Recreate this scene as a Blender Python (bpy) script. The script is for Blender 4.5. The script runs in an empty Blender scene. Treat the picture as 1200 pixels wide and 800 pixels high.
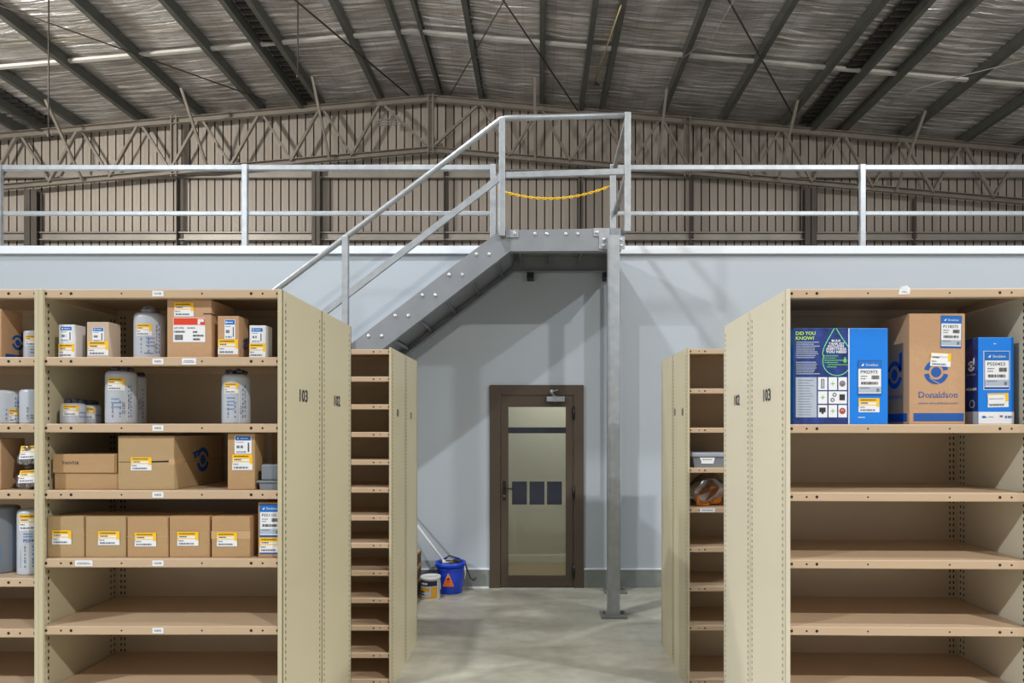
import bpy, bmesh, math, random
from mathutils import Vector, Matrix
random.seed(7)
COL = bpy.context.scene.collection
F, CX, CY, CAMZ = 780.0, 632.0, 500.0, 1.70      # focal length and principal point of the 1200x800 frame

def X(u, Y): return (u - CX) * Y / F
def Z(v, Y): return CAMZ + (CY - v) * Y / F

# ------------------------------------------------------------------ materials
def s2l(c):
    return tuple(((x/255.0)/12.92 if x/255.0 <= .04045 else ((x/255.0+.055)/1.055)**2.4) for x in c)
MATS = {}
def mat(name, rgb, rough=.5, metal=0., var=0., vscale=4., stretch=(1, 1, 1), bump=0., bscale=40., bstretch=(1, 1, 1),
        coat=0., spec=.5, emit=None, alpha=None, rgb2=None, obj=True):
    m = bpy.data.materials.new(name); m.use_nodes = True
    nt = m.node_tree; N = nt.nodes; L = nt.links
    b = N['Principled BSDF']
    b.inputs['Base Color'].default_value = (*s2l(rgb), 1)
    b.inputs['Roughness'].default_value = rough
    b.inputs['Metallic'].default_value = metal
    b.inputs['Coat Weight'].default_value = coat
    b.inputs['Specular IOR Level'].default_value = spec
    tc = N.new('ShaderNodeTexCoord')
    if var > 0 or rgb2:
        mp = N.new('ShaderNodeMapping'); mp.inputs['Scale'].default_value = stretch
        L.new(tc.outputs['Object'], mp.inputs['Vector'])
        no = N.new('ShaderNodeTexNoise'); no.inputs['Scale'].default_value = vscale; no.inputs['Detail'].default_value = 6
        L.new(mp.outputs[0], no.inputs['Vector'])
        rp = N.new('ShaderNodeValToRGB')
        c = s2l(rgb); c2 = s2l(rgb2) if rgb2 else None
        rp.color_ramp.elements[0].position = .32; rp.color_ramp.elements[1].position = .68
        if c2:
            rp.color_ramp.elements[0].color = (*c, 1); rp.color_ramp.elements[1].color = (*c2, 1)
        else:
            rp.color_ramp.elements[0].color = (*[x*(1-var) for x in c], 1)
            rp.color_ramp.elements[1].color = (*[min(1, x*(1+var)) for x in c], 1)
        L.new(no.outputs['Fac'], rp.inputs[0]); L.new(rp.outputs[0], b.inputs['Base Color'])
    if bump > 0:
        mp = N.new('ShaderNodeMapping'); mp.inputs['Scale'].default_value = bstretch
        L.new(tc.outputs['Object'], mp.inputs['Vector'])
        no = N.new('ShaderNodeTexNoise'); no.inputs['Scale'].default_value = bscale; no.inputs['Detail'].default_value = 4
        L.new(mp.outputs[0], no.inputs['Vector'])
        bp = N.new('ShaderNodeBump'); bp.inputs['Strength'].default_value = bump; bp.inputs['Distance'].default_value = .02
        L.new(no.outputs['Fac'], bp.inputs['Height']); L.new(bp.outputs[0], b.inputs['Normal'])
    if emit:
        b.inputs['Emission Color'].default_value = (*s2l(rgb), 1); b.inputs['Emission Strength'].default_value = emit
    MATS[name] = m
    return m
mat('panel', (198, 188, 158), .38, var=.04, vscale=1.2, coat=.15)
mat('panel_lit', (216, 208, 186), .36, var=.03, vscale=1.2, coat=.2)  # same cream paint, with the right row's stronger light put into the colour
mat('shelf', (197, 171, 142), .42, var=.05, vscale=2., coat=.15)
mat('backing', (188, 170, 142), .42, var=.06, vscale=1.5, coat=.2)
mat('hole', (38, 30, 24), .8)
mat('carton', (182, 147, 106), .78, var=.06, vscale=3, bump=.15, bscale=30)
mat('carton_olive', (178, 150, 110), .78, var=.06, vscale=3, bump=.15, bscale=30)
mat('carton_pink', (192, 153, 117), .78, var=.05, vscale=3, bump=.15, bscale=30)
mat('carton_grey', (200, 180, 160), .78, var=.05, vscale=3)
mat('carton_white', (225, 225, 228), .6, var=.03, vscale=4)
mat('seam', (92, 62, 36), .9)
mat('tape', (200, 165, 122), .25, coat=.4)
mat('paper', (236, 238, 242), .6)
mat('paper_grey', (176, 188, 205), .6)
mat('ink', (48, 50, 62), .7)
mat('ink_brown', (120, 84, 20), .7)
mat('ink_soft', (120, 124, 140), .7)
mat('yellow', (250, 196, 10), .55)
mat('brand_blue', (16, 110, 200), .5)
mat('brand_deep', (20, 84, 165), .6)
mat('box_blue', (14, 128, 232), .38, coat=.3)
mat('box_navy', (24, 38, 100), .4, var=.45, vscale=28, coat=.3, rgb2=(40, 70, 150))
mat('lime', (190, 235, 90), .5)
mat('mint', (120, 230, 150), .5)
mat('green', (110, 195, 90), .5)
mat('red', (226, 60, 26), .5)
mat('brick', (176, 74, 66), .5)
mat('filter', (190, 197, 208), .32, coat=.5, var=.05, vscale=9)
mat('filter_metal', (150, 155, 165), .3, metal=.8)
mat('wrap', (150, 150, 160), .15, metal=.4, bump=.8, bscale=50, coat=.6)
mat('wrap_dark', (62, 60, 74), .2, metal=.3, bump=.8, bscale=60, coat=.5)
mat('print_blue', (90, 130, 190), .6)
mat('bin', (122, 128, 136), .45)
mat('bin_lid', (160, 168, 180), .45)
mat('galv', (170, 174, 178), .42, metal=.55, var=.10, vscale=14, stretch=(1, 1, 1))
mat('galv_dull', (140, 140, 138), .55, metal=.5, var=.14, vscale=10)
mat('stringer', (146, 149, 154), .42, metal=.45, var=.06, vscale=6)
mat('bolt', (220, 222, 225), .3, metal=.7)
mat('black_part', (26, 26, 28), .5)
mat('steel_roof', (88, 90, 84), .5, metal=.35, var=.12, vscale=3)
mat('truss', (138, 130, 120), .55, metal=.25, var=.1, vscale=3)
mat('truss_dark', (84, 77, 71), .6, metal=.1, var=.1, vscale=2)
mat('gable', (164, 154, 143), .55, var=.06, vscale=.8, stretch=(3, 1, .4))
mat('girt', (158, 152, 144), .5, metal=.3, var=.1, vscale=2)
mat('gable_rib', (58, 52, 47), .7)
mat('wall_paint', (180, 188, 196), .5, var=.02, vscale=.6)
mat('fascia', (234, 239, 246), .45)
mat('kerb', (128, 132, 128), .85, var=.14, vscale=5)
mat('door_brown', (74, 62, 50), .42, var=.04, vscale=3)
mat('door_dark', (20, 18, 18), .4)
mat('film', (38, 42, 56), .35, var=.15, vscale=6)
mat('room_cream', (216, 212, 196), .7)
mat('room_floor', (168, 150, 116), .6)
mat('skirting', (240, 238, 230), .5)
mat('bucket', (18, 62, 190), .38, coat=.2)
mat('orange', (240, 120, 40), .5)
mat('mop_white', (226, 228, 230), .35)
mat('mop_fibre', (170, 160, 120), .95, bump=.6, bscale=80)
mat('pail', (220, 222, 220), .35)
mat('pail_gold', (214, 160, 40), .5)
mat('pail_navy', (38, 34, 52), .5)
mat('timber', (172, 136, 92), .8, var=.2, vscale=6, stretch=(1, 6, 6))
mat('timber_dark', (84, 64, 44), .85, var=.2, vscale=6)
mat('chain', (255, 204, 16), .45)
mat('wire', (58, 50, 44), .6)
mat('wire_light', (150, 146, 140), .5)
mat('batten', (190, 188, 182), .5)
mat('gold_glint_conduit', (190, 170, 130), .4, metal=.6)  # painted light glint on the foil lap; also the conduit's colour
mat('deck', (170, 170, 168), .8)
mat('amber_goods', (205, 118, 20), .5, var=.25, vscale=20)

def foil():
    m = bpy.data.materials.new('foil'); m.use_nodes = True; nt = m.node_tree; N = nt.nodes; L = nt.links
    b = N['Principled BSDF']; b.inputs['Metallic'].default_value = .75; b.inputs['Roughness'].default_value = .4
    tc = N.new('ShaderNodeTexCoord')
    mp = N.new('ShaderNodeMapping'); mp.inputs['Scale'].default_value = (.9, 8, 1); L.new(tc.outputs['Object'], mp.inputs[0])
    n1 = N.new('ShaderNodeTexNoise'); n1.inputs['Scale'].default_value = 1.6; n1.inputs['Detail'].default_value = 6; n1.inputs['Distortion'].default_value = .4
    L.new(mp.outputs[0], n1.inputs['Vector'])
    bp = N.new('ShaderNodeBump'); bp.inputs['Strength'].default_value = .9; bp.inputs['Distance'].default_value = .09
    L.new(n1.outputs['Fac'], bp.inputs['Height'])
    # mesh lines of the wire netting under the foil
    br = N.new('ShaderNodeTexBrick'); br.offset = 0; br.inputs['Scale'].default_value = 1
    br.inputs['Brick Width'].default_value = .3; br.inputs['Row Height'].default_value = .15; br.inputs['Mortar Size'].default_value = .006
    br.inputs['Color1'].default_value = (1, 1, 1, 1); br.inputs['Color2'].default_value = (1, 1, 1, 1); br.inputs['Mortar'].default_value = (.55, .55, .55, 1)
    L.new(tc.outputs['Object'], br.inputs['Vector'])
    n2 = N.new('ShaderNodeTexNoise'); n2.inputs['Scale'].default_value = 1.1; n2.inputs['Detail'].default_value = 5
    L.new(tc.outputs['Object'], n2.inputs['Vector'])
    rp = N.new('ShaderNodeValToRGB'); rp.color_ramp.elements[0].position = .35; rp.color_ramp.elements[1].position = .7
    rp.color_ramp.elements[0].color = (*s2l((176, 172, 168)), 1); rp.color_ramp.elements[1].color = (*s2l((228, 226, 224)), 1)
    L.new(n2.outputs['Fac'], rp.inputs[0])
    mx = N.new('ShaderNodeMix'); mx.data_type = 'RGBA'; mx.blend_type = 'MULTIPLY'; mx.inputs[0].default_value = .6
    L.new(rp.outputs[0], mx.inputs[6]); L.new(br.outputs['Color'], mx.inputs[7]); L.new(mx.outputs[2], b.inputs['Base Color'])
    L.new(bp.outputs[0], b.inputs['Normal']); MATS['foil'] = m
foil()
def concrete():
    m = bpy.data.materials.new('concrete'); m.use_nodes = True; nt = m.node_tree; N = nt.nodes; L = nt.links
    b = N['Principled BSDF']; tc = N.new('ShaderNodeTexCoord')
    def noise(sc, det, stretch=(1, 1, 1), dist=0.):
        mp = N.new('ShaderNodeMapping'); mp.inputs['Scale'].default_value = stretch; L.new(tc.outputs['Object'], mp.inputs[0])
        n = N.new('ShaderNodeTexNoise'); n.inputs['Scale'].default_value = sc; n.inputs['Detail'].default_value = det
        n.inputs['Distortion'].default_value = dist; L.new(mp.outputs[0], n.inputs['Vector']); return n
    a = noise(1.3, 9, (1, 2.2, 1), .6); c = noise(9, 6)
    rp = N.new('ShaderNodeValToRGB'); e = rp.color_ramp.elements
    e[0].position = .3; e[1].position = .72
    e[0].color = (*s2l((158, 153, 138)), 1); e[1].color = (*s2l((198, 195, 180)), 1)
    L.new(a.outputs['Fac'], rp.inputs[0])
    r2 = N.new('ShaderNodeValToRGB'); e = r2.color_ramp.elements; e[0].color = (.82, .82, .82, 1); e[1].color = (1.08, 1.08, 1.08, 1)
    e[0].position = .3; e[1].position = .7
    L.new(c.outputs['Fac'], r2.inputs[0])
    mx = N.new('ShaderNodeMix'); mx.data_type = 'RGBA'; mx.blend_type = 'MULTIPLY'; mx.inputs[0].default_value = .8
    L.new(rp.outputs[0], mx.inputs[6]); L.new(r2.outputs[0], mx.inputs[7]); L.new(mx.outputs[2], b.inputs['Base Color'])
    rr = N.new('ShaderNodeMapRange'); rr.inputs[3].default_value = .28; rr.inputs[4].default_value = .5
    L.new(a.outputs['Fac'], rr.inputs[0]); L.new(rr.outputs[0], b.inputs['Roughness'])
    MATS['concrete'] = m
concrete()
def clear(name, tint, fac):
    m = bpy.data.materials.new(name); m.use_nodes = True; nt = m.node_tree; N = nt.nodes; L = nt.links
    N.remove(N['Principled BSDF']); out = N['Material Output']
    t = N.new('ShaderNodeBsdfTransparent'); t.inputs[0].default_value = (*tint, 1)
    g = N.new('ShaderNodeBsdfGlossy'); g.inputs['Roughness'].default_value = .08 if fac < .2 else .2
    fr = N.new('ShaderNodeFresnel'); fr.inputs[0].default_value = 1.45
    ad = N.new('ShaderNodeMath'); ad.operation = 'ADD'; ad.inputs[1].default_value = fac; ad.use_clamp = True
    mx = N.new('ShaderNodeMixShader'); L.new(fr.outputs[0], ad.inputs[0]); L.new(ad.outputs[0], mx.inputs[0])
    L.new(t.outputs[0], mx.inputs[1]); L.new(g.outputs[0], mx.inputs[2]); L.new(mx.outputs[0], out.inputs[0])
    MATS[name] = m
clear('glass', (.93, .95, .92), .03)
clear('clear_bag', (.85, .85, .87), .22)

# ------------------------------------------------------------------ mesh builder
_TXT = {}
def glyphs(s, bold=0.):
    k = (s, bold)
    if k not in _TXT:
        cu = bpy.data.curves.new('lettering', 'FONT'); cu.body = s; cu.size = 1; cu.resolution_u = 2; cu.offset = bold
        o = bpy.data.objects.new('lettering', cu); COL.objects.link(o)
        bpy.context.view_layer.update()
        me = o.evaluated_get(bpy.context.evaluated_depsgraph_get()).to_mesh()
        vs = [tuple(v.co[:2]) for v in me.vertices]; fs = [tuple(p.vertices) for p in me.polygons]
        bpy.data.objects.remove(o); bpy.data.curves.remove(cu)
        x0 = min(v[0] for v in vs); x1 = max(v[0] for v in vs); y0 = min(v[1] for v in vs); y1 = max(v[1] for v in vs)
        _TXT[k] = ([((a-x0), (b-y0)) for a, b in vs], fs, x1-x0, y1-y0)
    return _TXT[k]

class MB:
    def __init__(s): s.v = []; s.f = []; s.m = []; s.names = []; s.sm = []
    def mi(s, n):
        if n not in s.names: s.names.append(n)
        return s.names.index(n)
    def add(s, vs, fs, m, smooth=False):
        o = len(s.v); s.v += [tuple(p) for p in vs]; k = s.mi(m)
        for f in fs: s.f.append(tuple(i+o for i in f)); s.m.append(k); s.sm.append(smooth)
        return s
    def box(s, x0, x1, y0, y1, z0, z1, m):
        vs = [(x, y, z) for z in (z0, z1) for y in (y0, y1) for x in (x0, x1)]
        return s.add(vs, [(0, 2, 3, 1), (4, 5, 7, 6), (0, 1, 5, 4), (2, 6, 7, 3), (0, 4, 6, 2), (1, 3, 7, 5)], m)
    def rbox(s, x0, x1, y0, y1, z0, z1, m, r=.003, seg=2):
        bm = bmesh.new(); bmesh.ops.create_cube(bm, size=1)
        for v in bm.verts: v.co = Vector(((x0+x1)/2+v.co.x*(x1-x0), (y0+y1)/2+v.co.y*(y1-y0), (z0+z1)/2+v.co.z*(z1-z0)))
        bmesh.ops.bevel(bm, geom=bm.edges[:], offset=r, segments=seg, affect='EDGES', profile=.5)
        bm.verts.index_update()
        s.add([v.co[:] for v in bm.verts], [tuple(v.index for v in f.verts) for f in bm.faces], m); bm.free(); return s
    def bar(s, a, b, w, h, m, up=(0, 0, 1)):
        a = Vector(a); b = Vector(b); d = (b-a).normalized(); u = Vector(up)
        sd = d.cross(u)
        if sd.length < 1e-4: sd = d.cross(Vector((0, 1, 0)))
        sd.normalize(); u = sd.cross(d).normalized()
        vs = [p+sd*(i*w/2)+u*(j*h/2) for p in (a, b) for i, j in ((-1, -1), (1, -1), (1, 1), (-1, 1))]
        return s.add(vs, [(3, 2, 1, 0), (4, 5, 6, 7), (0, 1, 5, 4), (1, 2, 6, 5), (2, 3, 7, 6), (3, 0, 4, 7)], m)
    def tube(s, pts, r, m, n=10, caps=True):
        pts = [Vector(p) for p in pts]; vs = []; fs = []
        for i, p in enumerate(pts):
            t = (pts[min(i+1, len(pts)-1)]-pts[max(i-1, 0)]).normalized()
            u = Vector((0, 0, 1)) if abs(t.z) < .95 else Vector((0, 1, 0))
            a = t.cross(u).normalized(); b = a.cross(t).normalized()
            rr = r[i] if isinstance(r, (list, tuple)) else r
            for k in range(n): an = 2*math.pi*k/n; vs.append(p+a*math.cos(an)*rr+b*math.sin(an)*rr)
        for i in range(len(pts)-1):
            for k in range(n): k2 = (k+1) % n; fs.append((i*n+k, i*n+k2, (i+1)*n+k2, (i+1)*n+k))
        s.add(vs, fs, m, True)
        if caps:
            o = len(s.v)-len(vs); k = s.mi(m)
            s.f.append(tuple(o+i for i in range(n))[::-1]); s.m.append(k); s.sm.append(False)
            s.f.append(tuple(o+(len(pts)-1)*n+i for i in range(n))); s.m.append(k); s.sm.append(False)
        return s
    def lathe(s, prof, m, n=32, c=(0, 0), wob=0.):
        vs = []; fs = []
        for r, z in prof:
            for k in range(n):
                an = 2*math.pi*k/n; q = r*(1+wob*random.uniform(-1, 1))
                vs.append((c[0]+q*math.cos(an), c[1]+q*math.sin(an), z))
        for i in range(len(prof)-1):
            for k in range(n): k2 = (k+1) % n; fs.append((i*n+k, i*n+k2, (i+1)*n+k2, (i+1)*n+k))
        s.add(vs, fs, m, True)
        o = len(s.v)-len(vs); kk = s.mi(m)
        if prof[0][0] > 1e-4: s.f.append(tuple(o+i for i in range(n))[::-1]); s.m.append(kk); s.sm.append(False)
        if prof[-1][0] > 1e-4: s.f.append(tuple(o+(len(prof)-1)*n+i for i in range(n))); s.m.append(kk); s.sm.append(False)
        return s
    def prism(s, poly, y0, y1, m):           # polygon in XZ, extruded along Y
        n = len(poly); vs = [(x, y0, z) for x, z in poly]+[(x, y1, z) for x, z in poly]
        fs = [tuple(range(n)), tuple(range(2*n-1, n-1, -1))]+[(i, i+n, (i+1) % n+n, (i+1) % n) for i in range(n)]
        return s.add(vs, fs, m)
    def blob(s, c, r, m, seed=0, rough=.3, n=3):
        bm = bmesh.new(); bmesh.ops.create_icosphere(bm, subdivisions=n, radius=1); rnd = random.Random(seed)
        ax = [(Vector((rnd.uniform(-1, 1), rnd.uniform(-1, 1), rnd.uniform(-1, 1))).normalized(), rnd.uniform(2, 7), rnd.uniform(0, 6)) for _ in range(7)]
        for v in bm.verts:
            d = 1+rough*sum(math.sin(a.dot(v.co)*f+p) for a, f, p in ax)/7*1.6
            v.co = Vector((c[0]+v.co.x*r[0]*d, c[1]+v.co.y*r[1]*d, c[2]+v.co.z*r[2]*d))
        bm.verts.index_update()
        s.add([v.co[:] for v in bm.verts], [tuple(v.index for v in f.verts) for f in bm.faces], m, True); bm.free(); return s
    def build(s, name, parent=None, loc=(0, 0, 0), rotz=0., bevel=0.):
        me = bpy.data.meshes.new(name); me.from_pydata(s.v, [], s.f)
        for n in s.names: me.materials.append(MATS[n])
        me.polygons.foreach_set('material_index', s.m); me.polygons.foreach_set('use_smooth', s.sm)
        me.update()
        bm = bmesh.new(); bm.from_mesh(me)
        if getattr(s, 'fix', True): bmesh.ops.recalc_face_normals(bm, faces=bm.faces)
        bm.to_mesh(me); bm.free()
        o = bpy.data.objects.new(name, me); COL.objects.link(o); o.location = loc; o.rotation_euler = (0, 0, rotz)
        if parent: o.parent = parent
        if bevel:
            md = o.modifiers.new('bevel', 'BEVEL'); md.width = bevel; md.segments = 2; md.limit_method = 'ANGLE'
        return o

def tag(o, label, cat, group=None):
    o['label'] = label; o['category'] = cat
    if group: o['group'] = group
    return o
def thing(name, label, cat, loc=(0, 0, 0), rotz=0., group=None):
    o = bpy.data.objects.new(name, None); COL.objects.link(o); o.location = loc; o.rotation_euler = (0, 0, rotz)
    o.empty_display_size = .1
    return tag(o, label, cat, group)
def struct(o): o['kind'] = 'structure'; return o
def copy_part(o, parent, loc=None):
    c = o.copy(); COL.objects.link(c); c.parent = parent
    if loc is not None: c.location = loc
    for ch in list(o.children): copy_part(ch, c)
    return c

# ------------------------------------------------------------------ flat printing on faces
EPS = .00045
class Fr:
    """2D frame on a surface: (x, y) in metres, layer lifts off the surface"""
    def __init__(s, O, R, U, mb):
        s.O = Vector(O); s.R = Vector(R).normalized(); s.U = Vector(U).normalized(); s.N = s.R.cross(s.U); s.mb = mb
    def p(s, x, y, l): return s.O+s.R*x+s.U*y+s.N*(EPS*l)
    def sub(s, x, y): 
        f = Fr(s.p(x, y, 0), s.R, s.U, s.mb); return f
    def nx(s, w): return 1
    def rect(s, x0, x1, y0, y1, l, m):
        n = s.nx(x1-x0); vs = []
        for i in range(n+1):
            x = x0+(x1-x0)*i/n; vs += [s.p(x, y0, l), s.p(x, y1, l)]
        s.mb.add(vs, [(2*i, 2*i+2, 2*i+3, 2*i+1) for i in range(n)], m)
    def poly(s, pts, l, m): s.mb.add([s.p(x, y, l) for x, y in pts], [tuple(range(len(pts)))], m)
    def text(s, t, x, y, h, l, m, w=None, bold=.0, rot=False, cap=.72):
        vs, fs, tw, th = glyphs(t, bold); k = h/cap if th < .8 else h/th; k = h/cap
        kx = k if w is None else w/tw
        if rot: P = [s.p(x-b*k, y+a*kx, l) for a, b in vs]
        else: P = [s.p(x+a*kx, y+b*k, l) for a, b in vs]
        s.mb.add(P, fs, m)
    def ring(s, cx, cy, r0, r1, a0, a1, l, m, n=16):
        vs = []
        for i in range(n+1):
            a = math.radians(a0+(a1-a0)*i/n); vs += [s.p(cx+r0*math.cos(a), cy+r0*math.sin(a), l), s.p(cx+r1*math.cos(a), cy+r1*math.sin(a), l)]
        s.mb.add(vs, [(2*i, 2*i+1, 2*i+3, 2*i+2) for i in range(n)], m)
    def disc(s, cx, cy, r, l, m, n=14):
        s.mb.add([s.p(cx+r*math.cos(2*math.pi*i/n), cy+r*math.sin(2*math.pi*i/n), l) for i in range(n)], [tuple(range(n))], m)
    def path(s, pts, w, l, m):
        for (xa, ya), (xb, yb) in zip(pts, pts[1:]):
            d = math.hypot(xb-xa, yb-ya) or 1; nx, ny = -(yb-ya)/d*w/2, (xb-xa)/d*w/2
            ex, ey = (xb-xa)/d*w*.2, (yb-ya)/d*w*.2
            s.poly([(xa-nx-ex, ya-ny-ey), (xb-nx+ex, yb-ny+ey), (xb+nx+ex, yb+ny+ey), (xa+nx-ex, ya+ny-ey)], l, m)
class Cyl(Fr):
    """frame wrapped round an upright cylinder of radius r; a0 = angle the frame's x=0 faces (-90 deg = camera)"""
    def __init__(s, c, r, z0, a0, mb): s.c = c; s.r = r; s.z0 = z0; s.a0 = math.radians(a0); s.mb = mb
    def p(s, x, y, l):
        a = s.a0+x/s.r; q = s.r+.0008+EPS*l
        return Vector((s.c[0]+q*math.cos(a), s.c[1]+q*math.sin(a), s.z0+y))
    def sub(s, x, y): return Cyl(s.c, s.r, s.z0+y, math.degrees(s.a0+x/s.r), s.mb)
    def nx(s, w): return max(1, int(abs(w)/.006))

def lines(f, x0, x1, y, h, l, m, seed, fill=.75):
    rnd = random.Random(seed); x = x0
    while x < x1-.0008:
        w = min(rnd.uniform(.5, 1.8)*h, x1-x); f.rect(x, x+w, y, y+h, l, m); x += w+h*rnd.uniform(.2, .5)/fill*.75
def barcode(f, x0, x1, y0, y1, l, seed=1):
    rnd = random.Random(seed); x = x0; W = x1-x0; u = W/34
    while x < x1:
        w = u*rnd.choice((1, 1, 2, 2)); f.rect(x, min(x+w, x1), y0, y1, l, 'ink'); x += w+u*rnd.choice((.6, 1.2))
def sticker(f, x, y, w, h, seed=1, mid=True):
    f = f.sub(x, y)
    f.rect(0, w, 0, h, 1, 'paper'); f.rect(0, w, h*.72, h, 2, 'yellow')
    f.rect(w*.86, w, h*.40, h*.72, 2, 'yellow')
    if mid: f.rect(0, w*.86, h*.5, h*.56, 2, 'yellow')
    f.rect(0, w*.035, h*.4, h*.5, 2, 'yellow'); f.rect(0, w*.035, h*.56, h*.72, 2, 'yellow')
    lines(f, w*.09, w*.83, h*.83, h*.08, 3, 'ink_brown', seed, 1.2)
    lines(f, w*.10, w*.45, h*.62, h*.07, 3, 'ink', seed+1)
    lines(f, w*.06, w*.3, h*.33, h*.07, 3, 'ink_soft', seed+2); lines(f, w*.08, w*.78, h*.1, h*.11, 3, 'ink_soft', seed+3)
def emblem(f, cx, cy, R, l, m, stem=True):
    f.disc(cx, cy, R*.42, l, m)
    f.ring(cx, cy, R*.66, R, 12, 160 if not stem else 160, l, m); f.ring(cx, cy, R*.62, R, 196, 345, l, m)
    if stem: f.poly([(cx+R*.62, cy+R*.3), (cx+R, cy+R*.3), (cx+R, cy+R*1.6), (cx+R*.62, cy+R*1.45)], l, m)
def maker_label(f, x, y, w, h, no, seed=1, tall=True, code=True):
    f = f.sub(x, y)
    f.rect(0, w, 0, h, 1, 'brand_deep'); e = w*.025
    f.rect(e, w-e, h*.06, h-e, 2, 'paper'); f.rect(e, w-e, h*.76, h-e, 3, 'brand_blue')
    # white bird-like mark and the maker's name
    c = (w*.2, h*.865); q = w*.055
    f.poly([(c[0]-q, c[1]-q*.6), (c[0]+q*.2, c[1]-q), (c[0]+q, c[1]), (c[0]+q*.8, c[1]+q*1.2), (c[0]-q*.3, c[1]+q*.2)], 4, 'paper')
    f.text('Donaldson', w*.34, h*.835, h*.07, 4, 'paper', w=w*.5)
    f.text(no, w*.12, h*.62, h*.09, 3, 'ink', w=w*.7, bold=.01)
    lines(f, w*.12, w*.4, h*.53, h*.03, 3, 'ink_soft', seed); lines(f, w*.12, w*.34, h*.46, h*.03, 3, 'ink_soft', seed+1)
    barcode(f, w*.58, w*.9, h*.46, h*.57, 3, seed)
    barcode(f, w*.14, w*.86, h*.31, h*.39, 3, seed+3)
    f.rect(e, w-e, h*.09, h*.25, 3, 'paper_grey'); lines(f, w*.1, w*.5, h*.2, h*.025, 4, 'ink_soft', seed+4)
    f.rect(w*.78, w*.9, h*.11, h*.2, 4, 'ink_soft')
def small_maker_label(f, x, y, w, h, seed=1):
    f = f.sub(x, y); f.rect(0, w, 0, h, 1, 'paper'); f.rect(w*.05, w*.95, h*.74, h*.98, 2, 'brand_blue')
    f.disc(w*.2, h*.86, h*.05, 3, 'paper'); lines(f, w*.34, w*.8, h*.83, h*.05, 3, 'paper', seed)
    lines(f, w*.1, w*.55, h*.62, h*.04, 2, 'ink_soft', seed+1); lines(f, w*.12, w*.5, h*.3, h*.16, 2, 'ink_soft', seed+2)
    f.rect(w*.78, w*.86, h*.1, h*.62, 2, 'ink'); lines(f, w*.1, w*.7, h*.06, h*.08, 2, 'print_blue', seed+3)

# ------------------------------------------------------------------ the shell
RX = X(505, 15.3); SL = .0875                       # ridge line and roof slope
def roofz(x, top=9.5): return top-SL*abs(x-RX)
YG = 15.62
fl = MB(); fl.box(-17, 15, -5, 16.2, -.15, 0, 'concrete'); struct(fl.build('floor'))

# office block with the mezzanine deck on top
YW = 7.05
DX0, DX1, DZ = X(574, YW), X(684, YW), Z(451, YW)
w = MB()
w.box(-9, DX0, YW, YW+.12, 0, 3.52, 'wall_paint'); w.box(DX1, 9, YW, YW+.12, 0, 3.52, 'wall_paint'); w.box(DX0, DX1, YW, YW+.12, DZ, 3.52, 'wall_paint')
struct(w.build('wall_office'))
w = MB(); w.box(-9, DX0-.002, YW-.012, YW, 0, .19, 'kerb'); struct(w.build('baseboard_left'))
w = MB(); w.box(DX1+.002, 9, YW-.012, YW, 0, .19, 'kerb'); struct(w.build('baseboard_right'))
w = MB(); w.box(-9, DX0-.002, YW-.016, YW, .19, .203, 'fascia'); w.box(DX1+.002, 9, YW-.016, YW, .19, .203, 'fascia')
w.box(DX0-.36, DX0-.01, YW-.03, YW-.012, 0, .012, 'fascia'); struct(w.build('trim_1'))
w = MB(); w.box(-9.1, 9.1, YW-.05, YW+.02, 3.525, 3.605, 'fascia'); struct(w.build('trim_2'))
w = MB(); w.box(-9.1, 9.1, YW+.02, YG-.35, 3.5, 3.58, 'deck'); struct(w.build('floor_mezzanine'))
w = MB(); w.box(-9, -8.88, YW+.12, YG-.35, 0, 3.5, 'wall_paint'); struct(w.build('wall_office_left'))
w = MB(); w.box(8.88, 9, YW+.12, YG-.35, 0, 3.5, 'wall_paint'); struct(w.build('wall_office_right'))
# the room seen through the door's glass
w = MB(); w.box(-1.6, 1.9, 8.3, 8.4, 0, 2.7, 'room_cream'); struct(w.build('wall_hallway'))
w = MB(); w.box(-1.6, 1.9, YW+.12, 8.3, .0, .012, 'room_floor'); struct(w.build('floor_hallway'))
w = MB(); w.box(-1.6, 1.9, 8.283, 8.3, .012, .105, 'skirting'); struct(w.build('baseboard_hallway'))
w = MB(); w.box(-1.7, -1.6, YW+.12, 8.3, 0, 2.7, 'room_cream'); w.box(1.9, 2.0, YW+.12, 8.3, 0, 2.7, 'room_cream'); struct(w.build('wall_hallway_side'))
w = MB(); w.box(-1.7, 2.0, YW+.12, 8.4, 2.7, 2.78, 'room_cream'); struct(w.build('ceiling_hallway'))

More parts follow.
